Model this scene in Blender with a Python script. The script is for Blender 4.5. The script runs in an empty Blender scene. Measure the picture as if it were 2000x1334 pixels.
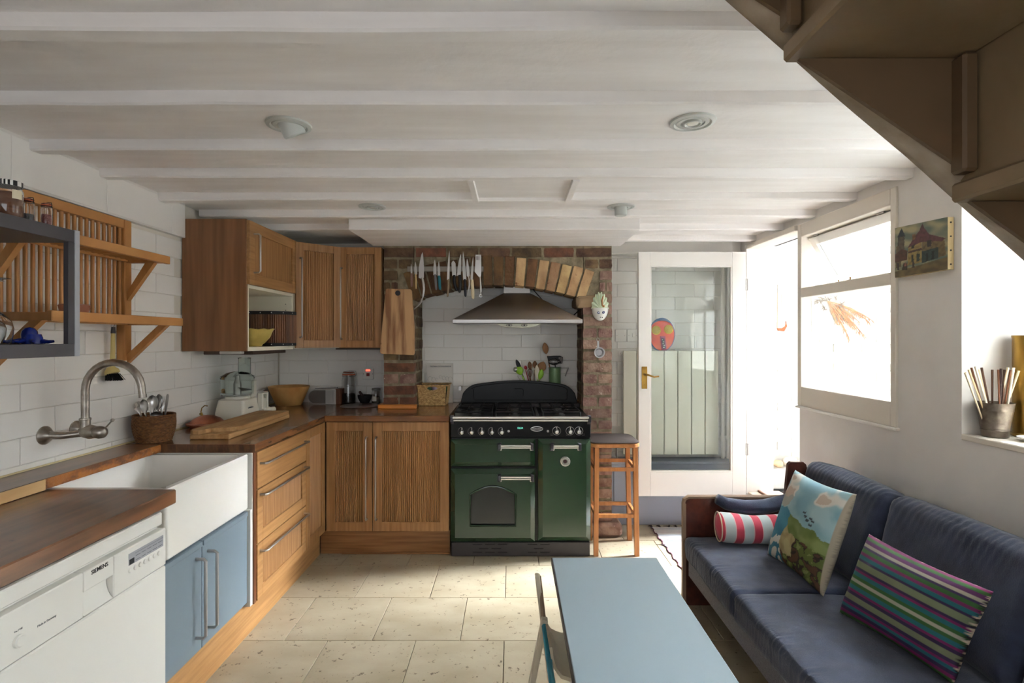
import bpy, bmesh, math, random
from mathutils import Vector, Matrix, noise
random.seed(7)
S = bpy.context.scene
COL = S.collection
PI = math.pi

# ------------------------------------------------------------------ camera, sky, lights, exposure
F, CX, HY, CH = 1045.0, 1000.0, 662.0, 1.39      # focal length in px of a 2000 px wide frame, vanishing point, eye height
cd = bpy.data.cameras.new('camera'); cam = bpy.data.objects.new('camera', cd); COL.objects.link(cam)
cam.location = (0, 0, CH); cam.rotation_euler = (PI/2, 0, 0)
cd.sensor_width = 36; cd.lens = F/2000*36; cd.shift_y = (HY-667)/2000; cd.clip_start = .02
S.camera = cam
W = bpy.data.worlds.new('sky'); S.world = W; W.use_nodes = True
bgn = W.node_tree.nodes['Background']; bgn.inputs[0].default_value = (.9, .95, 1, 1); bgn.inputs[1].default_value = .28
def area(name, loc, rot, sx, sy, power, col=(1, 1, 1), portal=False):
    l = bpy.data.lights.new(name, 'AREA'); l.shape = 'RECTANGLE'; l.size = sx; l.size_y = sy; l.energy = power; l.color = col
    if portal: l.cycles.is_portal = True
    o = bpy.data.objects.new(name, l); o.location = loc; o.rotation_euler = rot; COL.objects.link(o); return o
area('doorway_portal', (1.93, 3.58, 1.16), (0, PI/2, 0), 1.8, .72, 1, portal=True)
area('window_portal', (1.93, 2.81, 1.53), (0, PI/2, 0), 1.1, .84, 1, portal=True)
area('niche_window_portal', (2.2, 1.5, 1.55), (0, PI/2, 0), 1.1, 1.1, 1, portal=True)
area('fill_behind_camera', (-.25, -1.5, 1.35), (PI/2-.55, 0, 0), 2.3, 1.2, 4.5, (.92, .96, 1))  # unseen fill light, added to brighten the room from the camera side
sl = bpy.data.lights.new('sun', 'SUN'); sl.energy = 108; sl.angle = 1.15; sl.color = (.91, .955, 1)
so = bpy.data.objects.new('sun', sl); COL.objects.link(so); so.rotation_euler = Vector((-.62, -.66, -.62)).to_track_quat('-Z', 'Y').to_euler()
V = S.view_settings; S.display_settings.display_device = 'sRGB'
V.view_transform = 'Standard'; V.look = 'None'; V.gamma = 1; V.use_curve_mapping = False
V.exposure = 1.9
try:
    S.cycles.max_bounces = 10; S.cycles.diffuse_bounces = 6; S.cycles.transparent_max_bounces = 12; S.cycles.sample_clamp_indirect = 8
except Exception: pass

# ------------------------------------------------------------------ materials
def lin(c):
    return tuple(((v/255)/12.92 if v/255 <= .04045 else ((v/255+.055)/1.055)**2.4) for v in c) + (1,)
MATS = {}
def mat(name, col=(200, 200, 200), rough=.6, metal=0, col2=None, scale=(8, 8, 8), contrast=(.35, .65), bump=0, bscale=60, bdist=.002,
        rand=0, spec=.5, trans=0, emit=None, detail=4, coat=0, alpha=1, ior=1.45, sheen=0, spots=None, hue=None):
    if name in MATS: return MATS[name]
    m = bpy.data.materials.new(name); m.use_nodes = True; N = m.node_tree.nodes; L = m.node_tree.links
    P = N['Principled BSDF']; P.inputs['Roughness'].default_value = rough; P.inputs['Metallic'].default_value = metal
    P.inputs['Base Color'].default_value = lin(col); P.inputs['Specular IOR Level'].default_value = spec; P.inputs['IOR'].default_value = ior
    P.inputs['Transmission Weight'].default_value = trans; P.inputs['Coat Weight'].default_value = coat; P.inputs['Alpha'].default_value = alpha
    P.inputs['Sheen Weight'].default_value = sheen
    if emit: P.inputs['Emission Color'].default_value = lin(emit[0]); P.inputs['Emission Strength'].default_value = emit[1]
    vec = None
    if col2 or bump or spots:
        tc = N.new('ShaderNodeTexCoord'); oi = N.new('ShaderNodeObjectInfo'); ad = N.new('ShaderNodeVectorMath'); ad.operation = 'ADD'
        cb = N.new('ShaderNodeCombineXYZ'); mm = N.new('ShaderNodeMath'); mm.operation = 'MULTIPLY'; mm.inputs[1].default_value = 37
        L.new(oi.outputs['Random'], mm.inputs[0])
        for i in range(3): L.new(mm.outputs[0], cb.inputs[i])
        L.new(tc.outputs['Object'], ad.inputs[0]); L.new(cb.outputs[0], ad.inputs[1]); vec = ad.outputs[0]
    out = None
    if col2:
        mp = N.new('ShaderNodeMapping'); mp.inputs['Scale'].default_value = scale; L.new(vec, mp.inputs[0])
        nz = N.new('ShaderNodeTexNoise'); nz.inputs['Scale'].default_value = 1; nz.inputs['Detail'].default_value = detail
        L.new(mp.outputs[0], nz.inputs['Vector'])
        cr = N.new('ShaderNodeValToRGB'); cr.color_ramp.elements[0].position = contrast[0]; cr.color_ramp.elements[1].position = contrast[1]
        cr.color_ramp.elements[0].color = lin(col); cr.color_ramp.elements[1].color = lin(col2)
        L.new(nz.outputs[0], cr.inputs[0]); out = cr.outputs[0]
    if spots:      # (colour, scale, threshold): pits, flecks, stains of the thing itself
        n2 = N.new('ShaderNodeTexNoise'); n2.inputs['Scale'].default_value = spots[1]; n2.inputs['Detail'].default_value = 6; n2.inputs['Roughness'].default_value = .7
        L.new(vec, n2.inputs['Vector'])
        c2 = N.new('ShaderNodeValToRGB'); c2.color_ramp.elements[0].position = spots[2]; c2.color_ramp.elements[1].position = spots[2]+.04
        mx = N.new('ShaderNodeMix'); mx.data_type = 'RGBA'
        L.new(n2.outputs[0], c2.inputs[0]); L.new(c2.outputs[0], mx.inputs['Factor'])
        if out: L.new(out, mx.inputs['A'])
        else: mx.inputs['A'].default_value = lin(col)
        mx.inputs['B'].default_value = lin(spots[0]); out = mx.outputs['Result']
    if rand:
        oi = N.new('ShaderNodeObjectInfo'); hs = N.new('ShaderNodeHueSaturation'); mr = N.new('ShaderNodeMapRange')
        mr.inputs[3].default_value = 1-rand; mr.inputs[4].default_value = 1+rand; L.new(oi.outputs['Random'], mr.inputs[0]); L.new(mr.outputs[0], hs.inputs['Value'])
        if hue:
            m2 = N.new('ShaderNodeMath'); m2.operation = 'MULTIPLY'; m2.inputs[1].default_value = 7.13; m3 = N.new('ShaderNodeMath'); m3.operation = 'FRACT'
            L.new(oi.outputs['Random'], m2.inputs[0]); L.new(m2.outputs[0], m3.inputs[0])
            m4 = N.new('ShaderNodeMapRange'); m4.inputs[3].default_value = .5-hue; m4.inputs[4].default_value = .5+hue
            L.new(m3.outputs[0], m4.inputs[0]); L.new(m4.outputs[0], hs.inputs['Hue'])
        if out: L.new(out, hs.inputs['Color'])
        else: hs.inputs['Color'].default_value = lin(col)
        out = hs.outputs[0]
    if out: L.new(out, P.inputs['Base Color'])
    if bump:
        nb = N.new('ShaderNodeTexNoise'); nb.inputs['Scale'].default_value = bscale; nb.inputs['Detail'].default_value = 5
        L.new(vec, nb.inputs['Vector']); bp = N.new('ShaderNodeBump'); bp.inputs['Strength'].default_value = bump; bp.inputs['Distance'].default_value = bdist
        L.new(nb.outputs[0], bp.inputs['Height']); L.new(bp.outputs[0], P.inputs['Normal'])
    MATS[name] = m; return m
def vmat(name, rough=.8, bump=.3, bscale=400, sheen=0):     # colours come from a 'print' colour attribute
    m = mat(name, rough=rough, bump=bump, bscale=bscale, bdist=.001, sheen=sheen)
    a = m.node_tree.nodes.new('ShaderNodeVertexColor'); a.layer_name = 'print'
    m.node_tree.links.new(a.outputs[0], m.node_tree.nodes['Principled BSDF'].inputs['Base Color']); return m
def smat(name, axis, bands, rough=.85, bump=.3, repeat=None, bscale=500, sheen=.2):   # woven stripes across one local axis; bands: [(pos, colour)]
    m = mat(name, rough=rough, bump=bump, bscale=bscale, bdist=.001, sheen=sheen); N = m.node_tree.nodes; L = m.node_tree.links
    tc = N.new('ShaderNodeTexCoord'); sp = N.new('ShaderNodeSeparateXYZ'); L.new(tc.outputs['Object'], sp.inputs[0])
    v = sp.outputs[axis]
    a = N.new('ShaderNodeMath'); a.operation = 'ADD'; a.inputs[1].default_value = 10.0*(repeat or 1) if repeat else .5; L.new(v, a.inputs[0]); v = a.outputs[0]
    if repeat:
        d = N.new('ShaderNodeMath'); d.operation = 'DIVIDE'; d.inputs[1].default_value = repeat; L.new(v, d.inputs[0])
        f = N.new('ShaderNodeMath'); f.operation = 'FRACT'; L.new(d.outputs[0], f.inputs[0]); v = f.outputs[0]
    cr = N.new('ShaderNodeValToRGB'); cr.color_ramp.interpolation = 'CONSTANT'
    e = cr.color_ramp.elements
    while len(e) > 1: e.remove(e[-1])
    e[0].position = 0; e[0].color = lin(bands[0][1])
    for p, c in bands[1:]:
        q = e.new(p); q.color = lin(c)
    L.new(v, cr.inputs[0]); L.new(cr.outputs[0], N['Principled BSDF'].inputs['Base Color']); return m

plaster = mat('white_plaster', (226, 222, 218), .75, col2=(216, 212, 207), scale=(3, 3, 3), bump=.25, bscale=9, bdist=.006)
wtile = mat('painted_wall_tile', (234, 231, 226), .42, bump=.12, bscale=14, bdist=.003, rand=.012)
grout = mat('pale_grout', (222, 216, 205), .85)
ceilp = mat('ceiling_paint', (240, 236, 234), .6, col2=(232, 227, 224), scale=(2, 14, 14), bump=.8, bscale=16, bdist=.005, spots=((150, 135, 120), 38, .76))
gloss = mat('white_gloss_paint', (234, 230, 224), .35, bump=.08, bscale=20)
cream = mat('cream_gloss_paint', (222, 214, 202), .4, bump=.08, bscale=20)
oakz = mat('oak_vertical_grain', (144, 102, 60), .42, col2=(168, 124, 78), scale=(60, 60, 3), bump=.12, bscale=90, rand=.05)
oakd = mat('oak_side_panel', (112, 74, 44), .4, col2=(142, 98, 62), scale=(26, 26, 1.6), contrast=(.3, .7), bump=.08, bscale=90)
oakx = mat('oak_lengthways_x', (122, 82, 46), .45, col2=(150, 106, 64), scale=(3, 60, 60), bump=.12, bscale=90)
oaky = mat('oak_lengthways_y', (146, 105, 62), .45, col2=(170, 127, 80), scale=(60, 3, 60), bump=.12, bscale=90)
wtx = mat('worktop_wood_x', (102, 64, 36), .24, col2=(138, 92, 54), scale=(3, 30, 30), bump=.05, coat=.35)
wty = mat('worktop_wood_y', (92, 60, 38), .24, col2=(130, 88, 54), scale=(30, 3, 30), bump=.05, coat=.35)
wtn = mat('worktop_worn_walnut', (84, 58, 42), .28, col2=(132, 88, 58), scale=(26, 3, 26), contrast=(.3, .75), bump=.05, coat=.3, spots=((60, 36, 22), 9, .67))
pale = mat('pale_beech', (205, 168, 118), .5, col2=(190, 150, 100), scale=(20, 3, 20), bump=.06)
rackw = mat('rack_beech', (172, 118, 64), .45, col2=(190, 136, 80), scale=(30, 6, 6), bump=.05)
boardw = mat('chopping_board_wood', (186, 148, 100), .6, col2=(158, 116, 70), scale=(40, 4, 40), bump=.1, spots=((110, 76, 44), 14, .68))
acacia = mat('acacia_board', (132, 90, 56), .55, col2=(190, 150, 106), scale=(26, 4, 2.6), contrast=(.36, .56), bump=.1, spots=((92, 48, 24), 5, .64))
chrome = mat('brushed_chrome', (212, 210, 208), .28, 1)
nickel = mat('aged_nickel', (188, 180, 170), .36, 1, col2=(156, 148, 138), scale=(30, 30, 30))
steel = mat('brushed_steel', (186, 182, 178), .36, 1, bump=.05, bscale=200)
black = mat('black_enamel', (9, 9, 10), .32, spec=.35)
blackm = mat('black_matt_metal', (24, 23, 24), .5)
dgrey = mat('dark_grey_plinth', (58, 54, 56), .5)
green = mat('green_enamel', (30, 54, 35), .2, coat=.5, bump=.04, bscale=6)
dglass = mat('oven_glass', (34, 36, 34), .12, coat=.3)
ceram = mat('white_ceramic', (240, 238, 232), .12, coat=.3)
bluec = mat('blue_grey_paint', (112, 126, 136), .4, bump=.05)
whitep = mat('white_plastic', (234, 232, 226), .35)
trav = mat('travertine', (164, 153, 132), .42, col2=(146, 134, 112), scale=(4, 7, 4), contrast=(.3, .7), bump=.2, bscale=30, rand=.05, spots=((90, 76, 60), 36, .61))
fgrout = mat('floor_joint', (96, 82, 64), .9)
mortar = mat('lime_mortar', (146, 134, 110), .95, col2=(112, 100, 78), scale=(20, 20, 20), bump=.9, bscale=60, bdist=.006)
brickb = mat('brown_brick', (78, 58, 45), .9, col2=(116, 92, 66), scale=(14, 14, 14), bump=.9, bscale=70, bdist=.006, rand=.28, hue=.015, spots=((150, 128, 100), 26, .66))
brickr = mat('red_brick', (124, 92, 80), .9, col2=(160, 132, 116), scale=(16, 16, 16), bump=.9, bscale=70, bdist=.006, rand=.16, hue=.012, spots=((208, 190, 172), 30, .64))
bricko = mat('orange_brick', (128, 80, 60), .9, col2=(92, 62, 50), scale=(16, 16, 16), bump=.9, bscale=70, bdist=.006, rand=.22, hue=.01, spots=((190, 170, 150), 40, .68))
brickd = mat('dark_arch_brick', (126, 94, 58), .9, col2=(84, 60, 40), scale=(14, 14, 8), bump=.8, bscale=50, bdist=.006, rand=.2, hue=.012)
bricky = mat('yellow_arch_brick', (188, 158, 116), .9, col2=(150, 116, 80), scale=(12, 12, 8), bump=.7, bscale=50, bdist=.005, rand=.14, hue=.012, spots=((110, 72, 46), 12, .62))
brickw = mat('white_painted_brick', (228, 226, 220), .8, col2=(214, 209, 200), scale=(9, 9, 9), bump=.6, bscale=40, bdist=.006, rand=.03)
stairp = mat('shaded_stair_paint', (100, 78, 54), .5, col2=(86, 66, 44), scale=(5, 5, 5), bump=.3, bscale=22, bdist=.004)  # cream paint with the under-stair shade mixed into its colour
stairt = mat('shaded_tread_paint', (134, 112, 84), .5, col2=(118, 98, 70), scale=(3, 9, 5), bump=.3, bscale=18, bdist=.004)  # tread and riser tone, shade from below put into the colour
stringp = mat('stringer_edge_paint', (168, 152, 134), .4, col2=(142, 124, 104), scale=(14, 14, 14), bump=.7, bscale=30, bdist=.006)
navy = mat('navy_corduroy', (38, 43, 62), .95, col2=(50, 56, 78), scale=(14, 14, 14), bump=.6, bscale=240, bdist=.002, sheen=.25)
wool = mat('grey_bobbly_upholstery', (74, 70, 80), .95, col2=(96, 92, 100), scale=(150, 150, 150), bump=.9, bscale=260, bdist=.003, sheen=.3)
darkw = mat('dark_rosewood', (58, 30, 24), .3, col2=(84, 44, 34), scale=(20, 4, 20), coat=.3)
plye = mat('ply_edge', (140, 116, 96), .6)
ltab = mat('pale_blue_tabletop', (156, 173, 183), .38, bump=.02, bscale=300)
brass = mat('aged_brass', (168, 134, 66), .35, 1, col2=(130, 100, 48), scale=(18, 18, 6))
glass = mat('clear_glass', (255, 255, 255), .0, trans=1, ior=1.45)
pane = mat('window_pane', (250, 255, 253), 0, trans=1, ior=1.25)
greyp = mat('grey_skirting_paint', (150, 154, 166), .5, bump=.1, bscale=20)
radp = mat('cream_radiator_enamel', (228, 226, 212), .35)
stoolw = mat('honey_stool_wood', (182, 124, 74), .4, col2=(162, 104, 58), scale=(50, 50, 6))
vinyl = mat('dark_brown_vinyl', (48, 40, 37), .6, spec=.3)
charcoal = mat('charcoal_laminate', (68, 64, 68), .45)
lgrey = mat('pale_grey_edge', (176, 178, 186), .4, .3)
wick = mat('wicker', (210, 174, 118), .75, col2=(156, 120, 74), scale=(60, 60, 120))
seagr = mat('seagrass_weave', (120, 80, 42), .8, col2=(86, 54, 28), scale=(60, 60, 120))
copper = mat('copper', (196, 128, 100), .4, .9, col2=(170, 104, 78), scale=(12, 12, 12))
tealp = mat('teal_paint', (36, 118, 138), .25)
creampaint = mat('worn_cream_paint', (190, 180, 160), .45, col2=(172, 160, 138), scale=(10, 10, 10), spots=((120, 86, 54), 20, .7))

# ------------------------------------------------------------------ mesh helpers
ORG = {}
def FR(o, u, n):            # frame: local x = u (width), local y = n (outward), local z = up
    u = Vector(u).normalized(); n = Vector(n).normalized(); z = Vector((0, 0, 1))
    return Matrix(((u.x, n.x, z.x, o[0]), (u.y, n.y, z.y, o[1]), (u.z, n.z, z.z, o[2]), (0, 0, 0, 1)))
I4 = Matrix.Identity(4)
class B:
    def __init__(s, T=None): s.v = []; s.f = []; s.T = T or I4; s.c = None
    def add(s, vs, fs):
        k = len(s.v); s.v += [s.T @ Vector(p) for p in vs]; s.f += [tuple(i+k for i in q) for q in fs]; return s
    def box(s, x0, x1, y0, y1, z0, z1, ch=0):
        if x0 > x1: x0, x1 = x1, x0
        if y0 > y1: y0, y1 = y1, y0
        if z0 > z1: z0, z1 = z1, z0
        if not ch:
            return s.add([(x0, y0, z0), (x1, y0, z0), (x1, y1, z0), (x0, y1, z0), (x0, y0, z1), (x1, y0, z1), (x1, y1, z1), (x0, y1, z1)],
                         [(0, 3, 2, 1), (4, 5, 6, 7), (0, 1, 5, 4), (1, 2, 6, 5), (2, 3, 7, 6), (3, 0, 4, 7)])
        c = min(ch, (x1-x0)*.45, (y1-y0)*.45, (z1-z0)*.45)   # chamfered box, 24 vertices
        vs = []
        for sx in (0, 1):
            for sy in (0, 1):
                for sz in (0, 1):
                    X = (x0, x1)[sx]; Y = (y0, y1)[sy]; Z = (z0, z1)[sz]
                    dx = c*(1-2*sx); dy = c*(1-2*sy); dz = c*(1-2*sz)
                    vs += [(X, Y+dy, Z+dz), (X+dx, Y, Z+dz), (X+dx, Y+dy, Z)]
        def i(sx, sy, sz, a): return ((sx*2+sy)*2+sz)*3+a
        fs = []
        for sx in (0, 1): fs.append([i(sx, 0, 0, 0), i(sx, 1, 0, 0), i(sx, 1, 1, 0), i(sx, 0, 1, 0)])
        for sy in (0, 1): fs.append([i(0, sy, 0, 1), i(1, sy, 0, 1), i(1, sy, 1, 1), i(0, sy, 1, 1)])
        for sz in (0, 1): fs.append([i(0, 0, sz, 2), i(1, 0, sz, 2), i(1, 1, sz, 2), i(0, 1, sz, 2)])
        for a in (0, 1):
            for b in (0, 1):
                fs.append([i(a, b, 0, 0), i(a, b, 1, 0), i(a, b, 1, 1), i(a, b, 0, 1)])
                fs.append([i(a, 0, b, 0), i(a, 1, b, 0), i(a, 1, b, 2), i(a, 0, b, 2)])
                fs.append([i(0, a, b, 1), i(1, a, b, 1), i(1, a, b, 2), i(0, a, b, 2)])
        for sx in (0, 1):
            for sy in (0, 1):
                for sz in (0, 1): fs.append([i(sx, sy, sz, 0), i(sx, sy, sz, 1), i(sx, sy, sz, 2)])
        return s.add(vs, fs)
    def tube(s, pts, r, n=10, cap=True, closed=False):
        pts = [Vector(p) for p in pts]; m = len(pts); rs = r if isinstance(r, (list, tuple)) else [r]*m
        vs = []; fs = []; up = None
        for i, p in enumerate(pts):
            a = pts[(i-1) % m] if (i or closed) else p; b = pts[(i+1) % m] if (i < m-1 or closed) else p
            t = (b-a).normalized()
            if up is None:
                up = t.orthogonal().normalized()
            up = (up-t*up.dot(t)).normalized(); w = t.cross(up)
            for k in range(n):
                g = 2*PI*k/n; vs.append(p+(up*math.cos(g)+w*math.sin(g))*rs[i])
        for i in range(m if closed else m-1):
            j = (i+1) % m
            for k in range(n): fs.append((i*n+k, i*n+(k+1) % n, j*n+(k+1) % n, j*n+k))
        if cap and not closed: fs += [tuple(range(n))[::-1], tuple((m-1)*n+k for k in range(n))]
        return s.add(vs, fs)
    def cyl(s, p0, p1, r0, r1=None, n=16): return s.tube([p0, p1], [r0, r0 if r1 is None else r1], n)
    def lathe(s, prof, c=(0, 0, 0), n=24, axis=None, sx=1, sy=1):      # prof: [(r, z)]
        R = Vector((0, 0, 1)).rotation_difference(Vector(axis).normalized()).to_matrix() if axis else Matrix.Identity(3)
        vs = []; fs = []; c = Vector(c)
        for r, z in prof:
            for k in range(n):
                g = 2*PI*k/n; vs.append(c+R @ Vector((max(r, 1e-5)*math.cos(g)*sx, max(r, 1e-5)*math.sin(g)*sy, z)))
        m = len(prof)
        for i in range(m-1):
            for k in range(n): fs.append((i*n+k, i*n+(k+1) % n, (i+1)*n+(k+1) % n, (i+1)*n+k))
        if prof[0][0] > 1e-4: fs.append(tuple(range(n))[::-1])
        if prof[-1][0] > 1e-4: fs.append(tuple((m-1)*n+k for k in range(n)))
        return s.add(vs, fs)
    def ball(s, c, r, n=14, sx=1, sy=1, sz=1):
        k = n//2+1
        return s.lathe([(r*math.sin(PI*i/k), -r*sz*math.cos(PI*i/k)) for i in range(k+1)], c, n, sx=sx, sy=sy)
    def prism(s, poly, a, b, axis='y'):     # poly in (x,z) for 'y', (x,y) for 'z', (y,z) for 'x'
        def P(p, t): return {'y': (p[0], t, p[1]), 'z': (p[0], p[1], t), 'x': (t, p[0], p[1])}[axis]
        n = len(poly)
        return s.add([P(p, a) for p in poly]+[P(p, b) for p in poly],
                     [tuple(range(n)), tuple(range(n, 2*n))[::-1]]+[(i, (i+1) % n, n+(i+1) % n, n+i) for i in range(n)])
    def sheet(s, fn, nu, nv, closeu=False):    # parametric surface
        vs = [fn(i/nu, j/nv) for j in range(nv+1) for i in range(nu if closeu else nu+1)]
        w = nu if closeu else nu+1
        fs = [(j*w+i, j*w+(i+1) % w, (j+1)*w+(i+1) % w, (j+1)*w+i) for j in range(nv) for i in range(nu)]
        return s.add(vs, fs)
    def build(s, name, m, parent=None, smooth=False, bevel=0, label=None, kind=None, origin=None, bseg=2, fix=True):
        if parent is not None: o0 = ORG[parent.name]
        elif origin is not None: o0 = Vector(origin)
        else:
            xs = [p.x for p in s.v]; ys = [p.y for p in s.v]; zs = [p.z for p in s.v]
            o0 = Vector(((min(xs)+max(xs))/2, (min(ys)+max(ys))/2, min(zs)))
        me = bpy.data.meshes.new(name); me.from_pydata([p-o0 for p in s.v], [], s.f)
        if fix:
            bm = bmesh.new(); bm.from_mesh(me); bmesh.ops.recalc_face_normals(bm, faces=bm.faces)
            if bevel: bmesh.ops.bevel(bm, geom=[e for e in bm.edges if len(e.link_faces) == 2 and e.calc_face_angle(0) > .6], offset=bevel, segments=bseg, affect='EDGES', profile=.6)
            bm.to_mesh(me); bm.free()
        me.materials.append(m)
        if smooth:
            try: me.shade_smooth()
            except Exception: pass
            if smooth != 'all':
                try: me.set_sharp_from_angle(angle=math.radians(38))
                except Exception: pass
        o = bpy.data.objects.new(name, me); COL.objects.link(o)
        if parent is not None: o.parent = parent
        else: o.location = o0
        ORG[o.name] = o0
        if label: o['label'] = label
        if kind: o['kind'] = kind
        return o
def thing(name, label, cat, loc, group=None):
    o = bpy.data.objects.new(name, None); COL.objects.link(o); o.location = loc; o.empty_display_size = .05
    ORG[o.name] = Vector(loc); o['label'] = label; o['category'] = cat
    if group: o['group'] = group
    return o
def tag(o, label, cat, group=None, kind=None):
    o['label'] = label; o['category'] = cat
    if group: o['group'] = group
    if kind: o['kind'] = kind
    return o
def struct(o): o['kind'] = 'structure'; return o
def sroot(name, loc=(0, 0, 0)):
    o = bpy.data.objects.new(name, None); COL.objects.link(o); o.location = loc; ORG[o.name] = Vector(loc); o['kind'] = 'structure'; return o
def inst(src, name, loc, parent=None, mat_=None, rot=None):
    o = bpy.data.objects.new(name, src); COL.objects.link(o)
    if parent is not None: o.parent = parent; o.location = Vector(loc)-ORG[parent.name]
    else: o.location = loc
    if rot: o.rotation_euler = rot
    if mat_: o.material_slots[0].link = 'OBJECT'; o.material_slots[0].material = mat_
    ORG[o.name] = Vector(loc); return o
def copy_tree(o, loc=None, rotz=None, parent=None):
    c = o.copy(); COL.objects.link(c)
    if parent is not None: c.parent = parent
    if loc is not None: c.location = loc
    if rotz is not None: c.rotation_euler.z = rotz
    for ch in list(o.children): copy_tree(ch, parent=c)
    return c
def text(s, size, T, name, m, parent, depth=.0006, bold=0, align='CENTER', font_scale=1):
    cu = bpy.data.curves.new('t', 'FONT'); cu.body = s; cu.size = size; cu.extrude = depth; cu.align_x = align; cu.align_y = 'CENTER'; cu.offset = bold
    cu.resolution_u = 3
    to = bpy.data.objects.new('t', cu); COL.objects.link(to)
    dg = bpy.context.evaluated_depsgraph_get(); me = bpy.data.meshes.new_from_object(to.evaluated_get(dg))
    bpy.data.objects.remove(to)
    b = B(T)    # text x -> local x, text y -> local z, extrude -> local y
    b.add([(v.co.x*font_scale, v.co.z, v.co.y) for v in me.vertices], [tuple(p.vertices) for p in me.polygons])
    bpy.data.meshes.remove(me)
    return b.build(name, m, parent, fix=False)
def P3(x, y, Y):      # point of the place seen at photo pixel (x, y) at distance Y
    s_ = F/Y; return Vector(((x-CX)/s_, Y, CH-(y-HY)/s_))
def nz(x, y=0, z=0): return noise.noise(Vector((x, y, z)))
# ------------------------------------------------------------------ room shell
XL, XR, YB, ZC = -1.81, 1.74, 4.15, 2.13
def tiles(parent, T, u0, u1, z0, z1, uo, zo=.024, w=.3, h=.1, g=.0022, t=.007, m=wtile, skip=None):
    shared = {}
    r = math.floor((z0-zo)/h)
    while zo+r*h < z1-1e-4:
        a = max(zo+r*h, z0); b = min(zo+(r+1)*h, z1)
        off = uo+(w/2 if r % 2 else 0); c = math.floor((u0-off)/w)
        while off+c*w < u1-1e-4:
            p = max(off+c*w, u0); q = min(off+(c+1)*w, u1); c += 1
            if q-p < .012 or b-a < .012 or (skip and skip((p+q)/2, (a+b)/2)): continue
            key = (round(q-p, 3), round(b-a, 3))
            if key not in shared:
                ww, hh = q-p-g, b-a-g; e = .0022
                bb = B(); bb.T = T.to_3x3().to_4x4()
                bb.add([(-ww/2, 0, -hh/2), (ww/2, 0, -hh/2), (ww/2, 0, hh/2), (-ww/2, 0, hh/2),
                        (-ww/2, t-e*.6, -hh/2), (ww/2, t-e*.6, -hh/2), (ww/2, t-e*.6, hh/2), (-ww/2, t-e*.6, hh/2),
                        (-ww/2+e, t, -hh/2+e), (ww/2-e, t, -hh/2+e), (ww/2-e, t, hh/2-e), (-ww/2+e, t, hh/2-e)],
                       [(0, 1, 5, 4), (1, 2, 6, 5), (2, 3, 7, 6), (3, 0, 4, 7), (4, 5, 9, 8), (5, 6, 10, 9), (6, 7, 11, 10), (7, 4, 8, 11), (8, 9, 10, 11)])
                me = bpy.data.meshes.new('tile'); me.from_pydata(bb.v, [], bb.f); bm = bmesh.new(); bm.from_mesh(me)
                bmesh.ops.recalc_face_normals(bm, faces=bm.faces)
                top = [f for f in bm.faces if abs(f.calc_area()-(ww-2*e)*(hh-2*e)) < 1e-6]
                nn = bb.T @ Vector((0, 1, 0))
                if top and top[0].normal.dot(nn) < 0: bmesh.ops.reverse_faces(bm, faces=bm.faces)
                bm.to_mesh(me); bm.free(); me.materials.append(m); shared[key] = me
            inst(shared[key], 'tile', T @ Vector(((p+q)/2, 0, (a+b)/2)), parent)
        r += 1

# floor: travertine slabs in running bond
fl = B(); fl.box(XL-.1, XR+.5, -1.7, YB+.1, -.08, -.006); floor = struct(fl.build('floor', fgrout, origin=(0, 0, 0)))
fm = {}
row = 0; y1 = 3.283+.408*3
for r in range(14):
    yb, yf = y1-.408*r, y1-.408*(r+1)
    if yf > YB: continue
    yb = min(yb, YB)
    off = -.037+(0 if (r % 2) else .203)+.41*0
    k = -5
    while off+k*.406 < XR+.4:
        a = max(off+k*.406, XL); b_ = min(off+(k+1)*.406, XR+.4); k += 1
        if b_-a < .02: continue
        key = (round(b_-a, 3), round(yb-yf, 3), k % 3)
        if key not in fm:
            w2, h2 = (b_-a)/2-.0016, (yb-yf)/2-.0016
            q = B(); q.box(-w2, w2, -h2, h2, -.012, 0, .0016); me = bpy.data.meshes.new('floor_tile'); me.from_pydata(q.v, [], q.f)
            bm = bmesh.new(); bm.from_mesh(me); bmesh.ops.recalc_face_normals(bm, faces=bm.faces); bm.to_mesh(me); bm.free(); me.materials.append(trav); fm[key] = me
        inst(fm[key], 'floor_tile', ((a+b_)/2, (yb+yf)/2, 0), floor)

# ceiling: painted boards between shallow joists
cb_ = B(); cb_.box(XL-.1, XR+.5, -1.7, YB+.1, ZC, ZC+.06); ceiling = struct(cb_.build('ceiling', ceilp, origin=(0, 0, 0)))
def joist(y0, x0, x1, zb=2.09, w=.056, seed=0):
    n = max(4, int((x1-x0)/.09)); b = B(); vs = []; fs = []
    for i in range(n+1):
        x = x0+(x1-x0)*i/n; d = nz(x*1.7, seed)*.008; e = nz(x*1.3, seed+9)*.006; h = nz(x*6, seed+3)*.0025
        vs += [(x, y0+d, ZC+.01), (x, y0+d, zb+.006+e+h), (x, y0+.006+d, zb+e+h), (x, y0+w+d-.006, zb+e-h), (x, y0+w+d, zb+.006+e), (x, y0+w+d, ZC+.01)]
        if i:
            for k in range(5): fs.append(((i-1)*6+k, i*6+k, i*6+k+1, (i-1)*6+k+1))
    fs += [tuple(range(6)), tuple(n*6+k for k in range(6))]
    b.add(vs, fs); return b.build('joist', ceilp, ceiling)
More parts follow.
